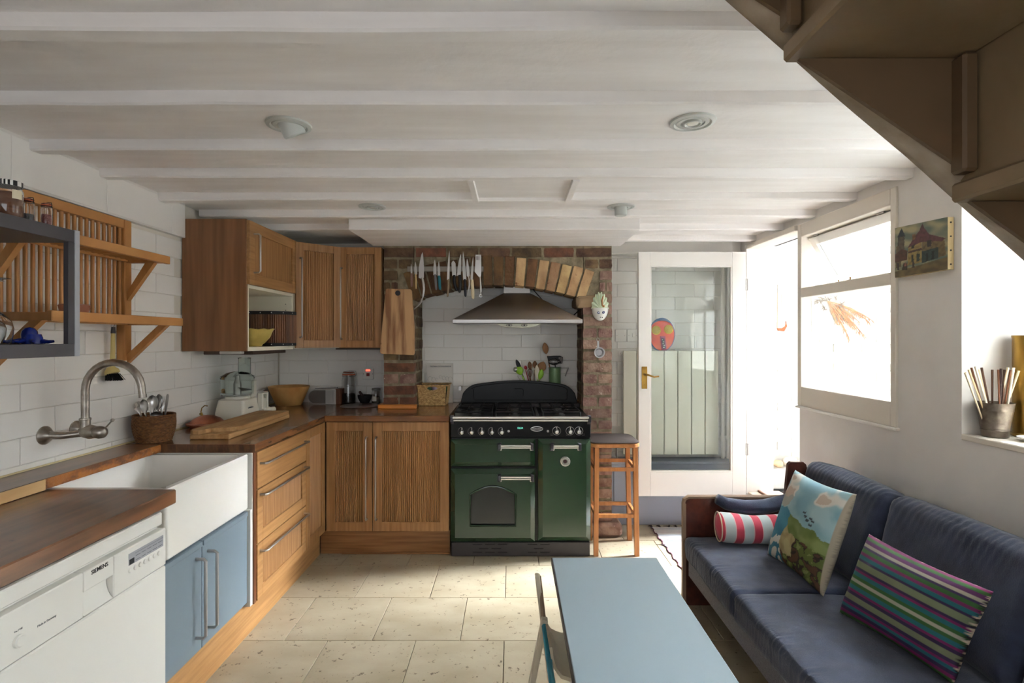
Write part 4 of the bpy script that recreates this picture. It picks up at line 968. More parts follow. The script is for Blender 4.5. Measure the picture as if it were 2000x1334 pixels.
# big chopping board on the left pier
t = thing('hanging_chopping_board', 'tall acacia board with a hole, leaning against the left brick pier', 'chopping board', (-.79, 3.74, 1.29))
poly = [(-.882, 1.735), (-.872, 1.742), (-.71, 1.737), (-.70, 1.728), (-.682, 1.47), (-.68, 1.29), (-.688, 1.276), (-.915, 1.286), (-.923, 1.30), (-.905, 1.5)]
b = B(); b.prism(poly, 3.735, 3.757); b.build('board', acacia, t, bevel=.003)
b = B(); b.cyl((-.797, 3.7335, 1.71), (-.797, 3.736, 1.71), .0185, n=24); b.build('hanging_hole', blackm, t)

# ceramic wall pocket and tin measure on the right pier
t = thing('ceramic_wall_pocket', 'white shell-shaped ceramic wall pocket with painted flowers on the right brick pier', 'wall ornament', (.617, 3.75, 1.55))
cpk = mat('painted_ceramic', (236, 236, 228), .2, coat=.3); b = B()
def shell(u, v):
    a = PI*u; rad = v; fl_ = 1+.06*math.cos(a*18)*v
    x = .617+.060*rad*fl_*math.cos(a+0)*(1); z = 1.60+.115*rad*fl_*math.sin(a)
    return (x, 3.752-.022*(1-v*v)-.006*math.cos(a*18)*v, z)
b.sheet(shell, 54, 6); b.build('fluted_back', mat('green_tinted_glaze', (214, 226, 196), .25, coat=.3), t, smooth='all')
b = B(); b.sheet(lambda u, v: (.617+.058*math.cos(PI*u)*math.cos(v*PI/2*.98), 3.755-.055*math.sin(PI*u)*math.cos(v*PI/2*.98)-.002, 1.605-.088*math.sin(v*PI/2)), 20, 12); b.build('pouch', cpk, t, smooth='all')
for x, z, r, c in ((.600, 1.572, .0095, (60, 76, 120)), (.632, 1.575, .011, (60, 76, 120)), (.600, 1.572, .0045, (226, 226, 230)), (.632, 1.575, .005, (226, 226, 230)), (.612, 1.540, .004, (30, 30, 34)), (.625, 1.538, .004, (30, 30, 34)), (.634, 1.617, .009, (200, 150, 90)), (.635, 1.617, .004, (60, 30, 20))):
    b = B(); b.ball((x, 3.705+(.0 if r > .006 else -.003), z), r, 10, sy=.5); b.build('painted_flower', mat('paint_%d_%d_%d' % c, c, .3), t, smooth=True)
b = B(); b.tube([(.628, 3.716, 1.62), (.622, 3.70, 1.655), (.632, 3.706, 1.69)], [.005, .006, .003], 8); b.build('moulded_sprig', mat('brown_glaze', (170, 110, 60), .3), t, smooth=True)
t = thing('tin_measuring_cup', 'small tin measuring cup hanging by its handle on the right brick pier', 'cup', (.607, 3.75, 1.28))
b = B(); b.lathe([(.0, 0), (.022, 0), (.028, .028), (.038, .03), (.038, .034), (.030, .034), (.024, .004), (0, .004)], (.610, 3.760, 1.295), 24, axis=(0, -1, 0)); b.build('cup', mat('tin', (176, 174, 176), .35, .9), t, smooth=True)
b = B(); b.prism([(.595, 1.322), (.611, 1.322), (.609, 1.375), (.597, 1.375)], 3.742, 3.746); b.tube([(.595, 3.744, 1.372), (.592, 3.744, 1.39), (.600, 3.742, 1.40), (.610, 3.744, 1.39), (.611, 3.744, 1.375)], .0014, 6); b.build('handle', mat('tin'), t)
# ------------------------------------------------------------------ plate rack on the left wall
t = thing('plate_rack', 'beech wall rack of upright dowels with two projecting shelves above the tap', 'plate rack', (XL+.1, 2.14, 1.29))
RX = -1.79
for y in (1.80, 2.445):
    b = B(); b.box(RX-.018, RX+.020, y, y+.045, 1.29, 1.935, .002); b.build('upright', rackw, t)
b = B(); b.box(RX-.018, RX+.018, 1.845, 2.445, 1.895, 1.935, .002); b.build('top_rail', rackw, t)
for k in range(19):
    y = 1.868+.0315*k
    b = B(); b.cyl((RX+.004, y, 1.47), (RX+.004, y, 1.9), .0072, n=10); b.build('dowel', rackw, t, smooth=True)
for z, xo, nm in ((1.755, -1.59, 'upper'), (1.468, -1.53, 'lower')):
    b = B(); b.box(xo-.018, xo, 1.78, 2.49, z-.018, z+.018, .002); sh = b.build('shelf_rail', rackw, t)
    b = B(); b.box(RX+.018, RX+.036, 1.845, 2.445, z-.014, z+.014, .002); b.build('shelf_rail', rackw, t)
    for y in (1.80, 2.455):
        b = B(); b.box(RX+.02, xo-.018, y, y+.03, z-.015, z+.013, .001); b.build('shelf_arm', rackw, t)
        b = B(); b.add([(RX+.02, y+dy, z-.19) for dy in (0.004, .028)]+[(RX+.02, y+dy, z-.15) for dy in (.004, .028)]+[(xo-.055, y+dy, z-.014) for dy in (.004, .028)]+[(xo-.095, y+dy, z-.014) for dy in (.004, .028)],
                     [(0, 1, 5, 4), (2, 3, 7, 6), (0, 4, 6, 2), (1, 3, 7, 5), (4, 5, 7, 6), (0, 2, 3, 1)]); b.build('brace', rackw, t)
    for k in range(18):
        y = 1.872+.033*k
        b = B(); b.cyl((RX+.03, y, z), (xo-.014, y, z), .006, n=8); b.build('shelf_dowel', rackw, t, smooth=True)
b = B(); b.lathe([(.03, 0), (.045, .02), (.05, .04), (.044, .045), (.03, .046), (0, .046)], (-1.66, 2.03, 1.476), 24); tag(b.build('wooden_bowl', mat('reddish_wood', (160, 102, 76), .5), smooth=True), 'small reddish upturned bowl on the lower rail of the plate rack', 'bowl')

# open dark shelf unit in the foreground
t = thing('open_shelf_unit', 'charcoal open box shelf with a pale grey end, holding jars above and glasses inside', 'shelf', (-1.6, 1.4, 1.334))
b = B(); b.box(XL+.004, -1.42, 1.0, 1.737, 1.702, 1.742, .001); b.build('top_board', charcoal, t)
b = B(); b.box(XL+.004, -1.42, 1.0, 1.737, 1.334, 1.374, .001); b.build('bottom_board', charcoal, t)
b = B(); b.box(-1.435, -1.42, 1.712, 1.737, 1.374, 1.702); b.build('post', charcoal, t)
b = B(); b.box(-1.45, -1.4185, 1.737, 1.757, 1.334, 1.744, .001); b.build('end_strip', lgrey, t, label='pale grey end strip')
b = B(); b.box(XL+.004, -1.42, 1.0, 1.02, 1.374, 1.702); b.build('end_board', charcoal, t)
# jars on top
def jar(name, label, loc, r, h, fill, fh, lidm, clip=True, group='jars on the dark shelf'):
    x, y, z = loc; t = thing(name, label, 'jar', loc, group)
    b = B(); w = .0016
    b.lathe([(0, .001), (r*.88, .001), (r, .008), (r, h*.74), (r*.86, h*.84), (r*.86, h*.9), (r*.86-w, h*.9), (r*.86-w, h*.84), (r-w, h*.74), (r-w, .01), (r*.86, .004), (0, .004)], loc, 28); b.build('glass_body', glass, t, smooth=True)
    b = B(); b.lathe([(0, .005), (r*.85, .005), (r-w*1.5, .012), (r-w*1.5, fh-.003), (r*.8, fh), (0, fh)], loc, 24); b.build('contents', fill, t, smooth=True)
    if clip:
        b = B(); b.lathe([(0, h*.93), (r*.5, h*.93), (r*.86, h*.93), (r*.88, h*.97), (r*.7, h), (0, h)], loc, 24); b.build('lid', glass, t, smooth=True)
        b = B(); b.lathe([(r*.80, h*.895), (r*.93, h*.895), (r*.93, h*.935), (r*.80, h*.935)], loc, 24); b.build('seal', mat('orange_rubber_seal', (190, 96, 60), .6), t, smooth=True)
        b = B(); b.tube([(x+r*.95*math.cos(a), y+r*.95*math.sin(a), z+h*.86) for a in [2*PI*i/20 for i in range(20)]], .0011, 6, closed=True)
        b.tube([(x+r*.95, y, z+h*.86), (x+r*1.15, y, z+h*.9), (x+r*1.05, y, z+h*1.02), (x+r*.3, y, z+h*1.03), (x-r*.8, y, z+h*1.0), (x-r*.98, y, z+h*.88)], .0012, 6); b.build('wire_clip', blackm, t, smooth=True)
    else:
        b = B(); n = 44; pr = [(r*.99, h*.86), (r*.99, h*.985), (r*.9, h), (0, h)]
        b.lathe(pr, loc, n); o = b.build('lid', lidm, t, smooth=True)
    return t
sjar = jar('storage_jar', 'large glass jar of brown powder with a black and white striped lid', (-1.485, 1.575, 1.742), .036, .112, mat('cocoa_powder', (112, 70, 50), .95, col2=(140, 96, 70), scale=(20, 20, 90)), .078, smat('striped_lid', 0, [(0, (236, 232, 226)), (.5, (28, 26, 28))], repeat=.007), clip=False)
b = B(); b.sheet(lambda u, v: (-1.485+.0366*math.cos(-.55+.75*u), 1.575+.0366*math.sin(-.55+.75*u), 1.742+.058+.026*v), 6, 2); b.build('paper_label', mat('cream_label', (222, 210, 184), .8), sjar)
jar('spice_jar', 'small clip-top jar with dark grey contents, middle of the three jars on the shelf', (-1.50, 1.655, 1.742), .0185, .083, mat('slate_seeds', (88, 86, 88), .9, bump=.8, bscale=300), .034, None)
jar('spice_jar', 'smallest clip-top jar with pink and red contents, right-hand jar on the shelf', (-1.47, 1.690, 1.742), .0150, .076, mat('pink_flakes', (168, 108, 100), .9, col2=(120, 60, 56), scale=(300, 300, 300), bump=.8, bscale=300), .040, None)
def wineglass(loc, r, h, label):
    b = B(); w = .0012     # stands upside down on its rim
    out = [(r*.82, 0), (r*.95, h*.12), (r, h*.24), (r*.86, h*.36), (r*.4, h*.46), (.006, h*.5), (.0042, h*.56), (.004, h*.9), (.007, h*.96), (r*.45, h*.985), (r*.82, h*.995), (r*.82, h), (0, h)]
    inn = [(0, h*.47), (r*.36, h*.445), (r*.84, h*.35), (r-w, h*.24), (r*.95-w, h*.12), (r*.82-w, 0)]
    b.lathe(inn+out, loc, 32); return tag(b.build('wine_glass', glass, smooth=True), label, 'glass', 'upturned wine glasses')
wineglass((-1.478, 1.535, 1.3745), .037, .19, 'upturned wine glass nearest the front of the dark shelf')
wineglass((-1.60, 1.63, 1.3745), .048, .195, 'wider upturned wine glass at the back of the dark shelf')
wineglass((-1.47, 1.43, 1.3745), .040, .19, 'upturned wine glass cut off by the left edge of the frame')
t = thing('blue_figure', 'small deep blue figure with domed head and flat spread arms on the dark shelf', 'ornament', (-1.515, 1.68, 1.3745))
bl = mat('cobalt_glaze', (18, 38, 120), .2, coat=.4); b = B(); b.lathe([(.02, .0), (.021, .03), (.0195, .04), (.013, .049), (0, .053)], (-1.515, 1.68, 1.3745), 20); b.lathe([(.024, 0), (.024, .018), (.02, .03)], (-1.503, 1.68, 1.3745), 16); b.build('head', bl, t, smooth=True)
for k in range(8):
    a = 2*PI*k/8+.1; c, s_ = math.cos(a), math.sin(a)
    b = B(); b.tube([(-1.515+c*q_, 1.68+s_*q_, 1.3745+z_) for q_, z_ in ((.012, .012), (.03, .009), (.045, .006), (.06, .008))], [.008, .007, .006, .004], 8); b.build('arm', bl, t, smooth=True)

# wall mixer tap
t = thing('wall_mixer_tap', 'aged nickel wall-mounted mixer tap with swan neck over the sink', 'tap', (-1.70, 2.07, 1.0))
yt, zt = 2.07, 1.017
b = B(); b.lathe([(.036, 0), (.036, .004), (.028, .014), (.018, .022), (.0155, .03)], (XL, yt, zt), 24, axis=(1, 0, 0)); b.build('wall_flange', nickel, t, smooth=True)
b = B(); b.lathe([(.034, 0), (.034, .004), (.026, .014), (.018, .022), (.0155, .03)], (XL, yt+.15, zt), 24, axis=(1, 0, 0)); b.build('wall_flange', nickel, t, smooth=True)
b = B(); b.tube([(XL+.025, yt, zt), (-1.75, yt+.005, zt-.003), (-1.71, yt+.03, zt), (-1.685, yt+.06, zt+.004)], [.0155, .0135, .0135, .018], 14)
b.tube([(XL+.025, yt+.15, zt), (-1.75, yt+.145, zt-.003), (-1.71, yt+.12, zt), (-1.685, yt+.09, zt+.004)], [.0155, .0135, .0135, .018], 14); b.build('inlet_arm', nickel, t, smooth=True)
yc = yt+.045
b = B(); b.lathe([(0, -.042), (.014, -.036), (.024, -.015), (.028, .01), (.024, .03), (.0225, .034), (.0235, .036), (.025, .05), (.022, .066), (.012, .076), (0, .078)], (-1.675, yc, zt+.006), 24, axis=(1, -.12, -.02)); bd = b.build('body', nickel, t, smooth=True)
b = B(); b.cyl((-1.687, yc, zt+.02), (-1.687, yc, zt+.06), .0175, n=18); b.lathe([(.0195, 0), (.0205, .004), (.0195, .008)], (-1.687, yc, zt+.052), 18); b.build('collar', nickel, t, smooth=True)
b = B(); pts = [(-1.687, yc, zt+.06), (-1.687, yc, 1.12), (-1.687, yc, 1.185)]; ar = .112
for i in range(1, 15): a = PI-(PI+.02)*i/14; pts.append((-1.687+ar+ar*math.cos(a), yc, 1.185+ar*math.sin(a)))
pts += [(pts[-1][0]+.003, yc, 1.165)]
b.tube(pts, [.0142]*(len(pts)-3)+[.0135, .013, .013], 16); b.build('swan_neck', nickel, t, smooth=True)
b = B(); b.cyl((pts[-1][0], yc, 1.172), (pts[-1][0]+.001, yc, 1.158), .0142, n=16); b.build('spout_tip', nickel, t, smooth=True)
b = B(); b.tube([(-1.615, yc-.005, zt+.012), (-1.595, yc-.01, zt+.028), (-1.572, yc-.014, zt+.05)], [.004, .003, .003], 8); b.ball((-1.568, yc-.015, zt+.054), .007, 12); b.build('lever', nickel, t, smooth=True)

# dish brush on a string below the rack
t = thing('dish_brush', 'wooden-handled round dish brush hanging from the plate rack behind the tap', 'brush', (-1.777, 2.38, 1.2))
hb_ = mat('brush_wood', (206, 184, 118), .5)
b = B(); b.cyl((-1.781, 2.385, 1.262), (-1.778, 2.385, 1.425), .0105, .0075, n=12); b.build('handle', hb_, t, smooth=True)
b = B(); b.cyl((-1.778, 2.385, 1.415), (-1.777, 2.385, 1.443), .0095, .0075, n=12); b.build('ferrule', charcoal, t, smooth=True)
b = B(); b.tube([(-1.777, 2.385, 1.44), (-1.772, 2.385, 1.455), (-1.76, 2.385, 1.475)], .001, 6); b.build('string', blackm, t)
b = B(); b.lathe([(.0, .03), (.015, .028), (.027, .012), (.029, 0), (.027, -.003), (0, -.003)], (-1.777, 2.38, 1.238), 20, axis=(-.35, 0, 1)); b.build('head', hb_, t, smooth=True)
b = B(); rp = random.Random(2)
for k in range(90):
    a = rp.uniform(0, 2*PI); q_ = .026*math.sqrt(rp.random()); c = Vector((-1.777+q_*math.cos(a), 2.38+q_*math.sin(a), 1.236)); b.tube([c, c+Vector((math.cos(a)*q_*.45+.012, math.sin(a)*q_*.45, -.03))], [.0016, .0012], 4)
b.build('bristles', blackm, t, kind='stuff')

# cutlery in a woven basket
def weave(prof_fn, nrow, nring, T=None, amp=.0022, sq=None):
    def fn(u, v):
        a = 2*PI*u; r, z = prof_fn(v); k = r+amp*math.sin(a*nrow/2+ (PI if int(v*nring) % 2 else 0))*abs(math.sin(v*nring*PI))+amp*.8*abs(math.sin(v*nring*PI))
        return k, a, z
    return fn
t = thing('cutlery_basket', 'round brown woven seagrass basket full of cutlery on the worktop', 'basket', (-1.715, 2.565, ZT))
cxb, cyb = -1.715, 2.565
f_ = weave(lambda v: (.070+.018*math.sin(min(1, v*1.15)*PI*.62), .125*v), 52, 17)
b = B(); b.sheet(lambda u, v: (lambda k, a, z: (cxb+k*math.cos(a), cyb+k*math.sin(a), ZT+z+.001))(*f_(u, v)), 208, 102, closeu=True)
b.build('woven_body', seagr, t, smooth='all', fix=False)
b = B(); b.tube([(cxb+.086*math.cos(a), cyb+.086*math.sin(a), ZT+.127) for a in [2*PI*i/40 for i in range(40)]], .004, 8, closed=True); b.build('rim', seagr, t, smooth=True)
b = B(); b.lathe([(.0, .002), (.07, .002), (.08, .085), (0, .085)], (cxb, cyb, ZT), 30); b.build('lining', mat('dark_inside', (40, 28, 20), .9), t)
def spoon(p0, p1, facing, label, kind='spoon', group='cutlery in the woven basket'):
    p0 = Vector(p0); p1 = Vector(p1); d = (p1-p0).normalized(); fz = Vector(facing); fz = (fz-d*fz.dot(d)).normalized(); sx = d.cross(fz)
    t = thing(kind, label, kind, p0, group); b = B()
    L_ = (p1-p0).length
    def ribbon(ws, th=.0012, dish=0):
        vs = []; fs = []
        for i, (u, w, dz) in enumerate(ws):
            c = p0+d*L_*u+fz*dz
            for k in range(5):
                q = -1+k*.5; vs.append(c+sx*w*q-fz*dish*(1-q*q)*(w/.02)+fz*th)
            for k in range(5):
                q = 1-k*.5; vs.append(c+sx*w*q-fz*dish*(1-q*q)*(w/.02)-fz*th)
            if i:
                for k in range(10): fs.append(((i-1)*10+k, i*10+k, i*10+(k+1) % 10, (i-1)*10+(k+1) % 10))
        fs += [tuple(range(10)), tuple((len(ws)-1)*10+k for k in range(10))]; b.add(vs, fs)
    if kind == 'spoon': ribbon([(0, .003, 0), (.4, .003, 0), (.5, .005, .002), (.57, .013, .002), (.67, .022, .001), (.79, .026, 0), (.9, .021, 0), (.97, .010, .001), (1, .002, .002)], dish=.009)
    elif kind == 'fork':
        ribbon([(0, .003, 0), (.55, .003, 0), (.66, .006, .002), (.72, .011, .001), (.78, .0125, 0)])
        for k in range(4): s_ = sx*(-.0105+.007*k); b.tube([p0+d*L_*.77+s_, p0+d*L_*.9+s_-fz*.002, p1+s_*.92], [.0018, .0015, .0006], 6)
    else: ribbon([(0, .004, 0), (.4, .005, 0), (.8, .008, 0), (.95, .0075, 0), (1, .003, 0)])
    b.build('metal_shape', chrome if kind != 'knife' else steel, t, smooth=True); return t
zb0 = ZT+.07
cut = [('fork', (-.04, -.0), (-.095, .0), .185, 'fork leaning furthest left in the cutlery basket'), ('fork', (-.03, -.02), (-.075, -.01), .19, 'fork with tines beside the leftmost fork'), ('fork', (-.02, .02), (-.05, .03), .195, 'fork with splayed tines behind the spoons'),
       ('spoon', (-.01, -.03), (-.028, -.035), .205, 'tablespoon with its bowl facing the room'), ('spoon', (.0, -.01), (-.002, -.01), .222, 'tallest large serving spoon in the middle of the basket'), ('spoon', (.015, .0), (.018, .01), .225, 'large spoon turned away, right of the tallest spoon'),
       ('fork', (.03, .0), (.035, .02), .215, 'fork standing upright right of the serving spoons'), ('knife', (.045, 0), (.062, .005), .225, 'upright knife handle at the right of the basket'), ('spoon', (.03, -.03), (.045, -.05), .15, 'low brown-shadowed spoon at the front right of the basket'), ('fork', (.0, .04), (.01, .05), .21, 'fork at the back of the cutlery basket')]
for k, (kd, a, c, h, lab) in enumerate(cut):
    spoon((cxb+a[0], cyb+a[1], zb0), (cxb+c[0], cyb+c[1], ZT+h), (.3*(-1)**k, -1, 0), lab, kd)
# tumbler
b = B(); b.lathe([(0, .006), (.030, .006), (.0335, .02), (.036, .085), (.0372, .085), (.0352, .02), (.032, .001), (0, .001)], (-1.7, 1.72, ZT), 32); t = b.build('tumbler', glass, smooth=True); tag(t, 'clear glass tumbler with pink dregs on the strip of worktop at far left', 'glass')
ORG[t.name] = t.location.copy(); b = B(); b.lathe([(0, .0065), (.0295, .0065), (.0315, .012), (.02, .013), (0, .0125)], (-1.7, 1.72, ZT), 24); b.build('pink_liquid', mat('pink_liquid', (190, 50, 90), .2), t, smooth=True)

# food processor
t = thing('food_processor', 'white food processor with clear bowl and feed tube on the worktop', 'food processor', (-1.67, 3.25, ZT))
pl_ = mat('ivory_plastic', (226, 222, 208), .35)
b = B(); loops(b, [(rr_(-1.765, -1.585, 3.165, 3.37, .02), ZT+.004), (rr_(-1.765, -1.585, 3.165, 3.37, .02), ZT+.05), (rr_(-1.755, -1.595, 3.18, 3.36, .02), ZT+.122), (rr_(-1.745, -1.605, 3.19, 3.35, .02), ZT+.13)]); base = b.build('base', pl_, t, smooth=True)
text('magimix', .022, FR((-1.5855, 3.25, ZT+.035), (0, 1, 0), (1, 0, 0)), 'lettering', mat('print_dark'), base, depth=.0015, bold=.0003)
text('made in france', .010, FR((-1.5868, 3.25, ZT+.075), (0, 1, 0), (1, 0, 0)), 'small_lettering', mat('print_dark'), base, depth=.002)
b = B(); b.lathe([(.07, 0), (.07, .012), (.066, .016)], (-1.675, 3.265, ZT+.128), 30); b.build('bowl_seat', pl_, t, smooth=True)
cg = mat('smoky_clear_plastic', (240, 246, 242), .04, trans=1, ior=1.12)
b = B(); b.lathe([(.078, .146), (.092, .152), (.094, .25), (.096, .252), (.096, .262), (.085, .268), (.06, .284), (.02, .292), (0, .293)], (-1.675, 3.265, ZT), 36)
b.lathe([(0, .158), (.086, .158), (.0895, .246), (.075, .264), (0, .288)], (-1.675, 3.265, ZT), 36); bw2 = b.build('clear_bowl', cg, t, smooth=True)
b = B(); b.lathe([(.018, .15), (.018, .22), (.008, .25)], (-1.675, 3.265, ZT), 16); b.add([(-1.675+.075*c, 3.265+.075*s_, ZT+.17+.01*k) for k, (c, s_) in enumerate(((0, .2), (1, .3), (.9, -.3), (0, -.2)))], [(0, 1, 2, 3)]); b.build('blade', steel, t)
b = B(); b.lathe([(.034, .275), (.034, .37), (.037, .374), (.035, .376), (.031, .372), (.031, .275)], (-1.635, 3.27, ZT), 24, sy=1.2); b.build('feed_tube', cg, t, smooth=True)
b = B(); b.box(-1.615, -1.59, 3.28, 3.34, ZT+.13, ZT+.24, .01); b.build('bowl_handle', pl_, t)
b = B(); b.tube([(-1.585, 3.37, ZT+.03), (-1.56, 3.40, ZT+.03), (-1.545, 3.42, ZT+.04)], .02, 12); b.cyl((-1.57, 3.36, ZT+.035), (-1.545, 3.47, ZT+.035), .017, n=14); b.build('attachment', pl_, t, smooth=True)
b = B(); b.box(-1.60, -1.565, 3.36, 3.375, ZT+.03, ZT+.15, .006); b.box(-1.60, -1.565, 3.43, 3.445, ZT+.03, ZT+.15, .006); b.box(-1.60, -1.565, 3.36, 3.445, ZT+.138, ZT+.152, .006); b.box(-1.59, -1.575, 3.385, 3.43, ZT+.05, ZT+.12, .003); b.build('disc_holder', pl_, t)
b = B(); b.tube([(-1.57+.019*math.sin(a*1.0), 3.37+.012*a/6.28, ZT+.035+.019*math.cos(a)) for a in [i*.4 for i in range(48)]], .0022, 6); b.build('coiled_cable', whitep, t, smooth=True)

# copper lid
t = thing('copper_lid', 'hammered copper lid with a brass loop handle lying against the tiles', 'lid', (-1.70, 2.985, ZT))
b = B(); b.lathe([(.098, .012), (.104, .02), (.103, .024), (.088, .026), (.07, .045), (.035, .062), (0, .066)], (-1.702, 2.985, ZT), 40); b.lathe([(.08, 0), (.092, .014), (.088, .024)], (-1.702, 2.985, ZT), 40); b.build('dome', copper, t, smooth=True)
b = B(); b.tube([(-1.735, 2.985, ZT+.06), (-1.735, 2.985, ZT+.085), (-1.73, 2.985, ZT+.105), (-1.715, 2.985, ZT+.118), (-1.698, 2.985, ZT+.116)], .003, 8); b.tube([(-1.725, 2.985, ZT+.06), (-1.732, 2.985, ZT+.078), (-1.742, 2.985, ZT+.07)], .0045, 8); b.build('loop_handle', brass, t, smooth=True)

# stacked chopping boards
b = B(); b.box(-1.572, -1.378, 2.606, 3.316, ZT+.0005, ZT+.026, .004); tag(b.build('chopping_board', boardw), 'plain thick wooden board, lower of the two stacked on the worktop', 'chopping board', 'stacked chopping boards')
poly = [(-1.568, 3.31), (-1.38, 3.31), (-1.376, 2.74), (-1.385, 2.70), (-1.41, 2.675), (-1.46, 2.66), (-1.495, 2.655), (-1.505, 2.63), (-1.508, 2.61), (-1.52, 2.592), (-1.545, 2.59), (-1.566, 2.605), (-1.572, 2.64)]
b = B(); b.prism(poly, ZT+.0262, ZT+.0475, axis='z'); tag(b.build('paddle_board', boardw, bevel=.003), 'worn wooden paddle board with a handle, on top of the lower board', 'chopping board', 'stacked chopping boards')

# corner bowl, radio, jar, mortar, small jar, steel tray
b = B(); b.lathe([(.086, 0), (.092, .004), (.143, .128), (.146, .138), (.143, .141), (.136, .138), (.085, .02), (0, .014)], (-1.657, 3.975, ZT), 48); tag(b.build('salad_bowl', mat('pale_carved_wood', (178, 126, 68), .5, col2=(204, 156, 94), scale=(9, 9, 3)), smooth=True), 'large flared wooden bowl in the corner of the worktop', 'bowl')
t = thing('table_radio', 'small silver radio with one rounded end on the back worktop', 'radio', (-1.44, 4.02, ZT))
def dshape(x0, x1, z0, z1): 
    r = (z1-z0)/2; return [(x1, z0), (x1, z1), (x0+r, z1)]+[(x0+r+r*math.cos(a), z0+r+r*math.sin(a)) for a in [PI/2+PI*i/14 for i in range(1, 14)]]+[(x0+r, z0)]
rt = FR((-1.527, 4.01, ZT+.001), (1, -.06, 0), (-.06, -1, 0))
def rprism(pl_, a, c, m, nm, par, bev=0): 
    q = B(rt); q.prism(pl_, a, c); return q.build(nm, m, par, bevel=bev)
rprism(dshape(0, .212, 0, .112), -.06, .006, mat('silver_plastic', (176, 172, 170), .4), 'case', t, .002)
rprism([(x_, z_) for x_, z_ in dshape(.006, .135, .006, .106)], .006, .008, mat('dark_speaker_cloth', (96, 90, 86), .9, bump=.6, bscale=900), 'speaker_grille', t)
rprism([(.138, .008), (.195, .008), (.195, .104), (.138, .104)], .006, .009, mat('silver_panel', (160, 156, 154), .35), 'control_face', t, .001)
b = B(rt); b.tube([(.04, -.03, .113), (.21, -.03, .123)], .002, 6); b.ball((.212, -.03, .123), .004, 8); b.build('aerial', charcoal, t, smooth=True)
b = B(); b.box(-1.325, -1.285, 4.0, 4.1, ZT+.001, ZT+.115, .002); tag(b.build('wooden_block', mat('brown_box', (96, 58, 36), .6)), 'small dark brown wooden box between the radio and the tall jar', 'box')
jr = jar('preserving_jar', 'tall clip-top glass jar with dark contents beside the red switch', (-1.242, 4.07, ZT+.0005), .051, .24, mat('dark_beans', (40, 32, 30), .7, bump=1, bscale=120), .075, None, group='jars on the back worktop')
t = thing('mortar_and_pestle', 'small black stone mortar with its pestle on the back worktop', 'mortar', (-1.118, 4.06, ZT))
b = B(); b.lathe([(.028, 0), (.032, .006), (.05, .04), (.053, .064), (.047, .064), (.03, .02), (0, .014)], (-1.118, 4.06, ZT+.001), 28); b.build('mortar', mat('black_stone', (24, 20, 22), .7), t, smooth=True)
b = B(); b.tube([(-1.11, 4.055, ZT+.03), (-1.15, 4.05, ZT+.085)], [.012, .009], 12); b.ball((-1.151, 4.05, ZT+.086), .0105, 10); b.build('pestle', mat('dark_wood_pestle', (60, 30, 28), .5), t, smooth=True)
t = jar('small_jar', 'small square-shouldered jar with pale label close to the brick pier', (-1.035, 4.075, ZT+.0005), .033, .115, mat('pale_powder', (120, 116, 110), .9), .05, mat('grey_lid', (120, 118, 112), .4), clip=False, group='jars on the back worktop')
b = B(); b.sheet(lambda u, v: (-1.035+.0336*math.sin(-1+1.3*u), 4.075-.0336*math.cos(-1+1.3*u), ZT+.02+.035*v), 6, 2); b.build('paper_label', mat('white_label', (206, 204, 200), .7), t)
t = thing('steel_hotplate_lid', 'round stainless steel lid with a small knob, set flush in the back worktop', 'lid', (-1.106, 3.905, ZT))
b = B(); b.lathe([(.14, .0005), (.142, .004), (.136, .007), (.10, .006), (.095, .004), (0, .005)], (-1.106, 3.905, ZT), 48); b.build('disc', steel, t, smooth=True)
b = B(); b.lathe([(.012, .004), (.009, .008), (.013, .016), (.009, .02), (0, .021)], (-1.106, 3.905, ZT), 16); b.build('knob', chrome, t, smooth=True)

# cooker switch with its red lamp
t = thing('cooker_switch', 'white square wall switch with red rocker and glowing red lamp', 'switch', (-1.111, 4.14, 1.075))
b = B(); b.box(-1.153, -1.069, 4.128, 4.143, 1.077, 1.163, .003); pb = b.build('plate', whitep, t)
b = B(); b.box(-1.123, -1.099, 4.124, 4.129, 1.103, 1.127, .001); b.build('rocker', mat('red_plastic', (130, 24, 24), .4), t)
b = B(); b.box(-1.127, -1.095, 4.125, 4.129, 1.143, 1.153, .001); b.build('neon_lamp', mat('neon_red', (255, 60, 40), .4, emit=((255, 70, 50), 1.2)), t)
for x in (-1.146, -1.076):
    b = B(); b.cyl((x, 4.1275, 1.12), (x, 4.1285, 1.12), .003, n=10); b.build('screw', dgrey, t)
# two blank plates over the radiator
for i, (x0, lab) in enumerate(((.797, 'white double blanking plate on the tiles beside the brick pier'), (.889, 'white light switch plate half hidden behind the open glass door'))):
    t = thing('switch_plate', lab, 'switch', (x0+.043, 4.14, 1.37), 'wall plates over the radiator')
    b = B(); b.box(x0, x0+.088, 4.13, 4.1425, 1.368, 1.463, .003); b.build('plate', whitep, t)
    for xx in (x0+.013, x0+.073):
        b = B(); b.cyl((xx, 4.129, 1.417), (xx, 4.1305, 1.417), .003, n=10); b.build('screw', steel, t)
    if i: b = B(); b.box(x0+.04, x0+.062, 4.126, 4.131, 1.405, 1.435, .002); b.build('rocker', whitep, t)

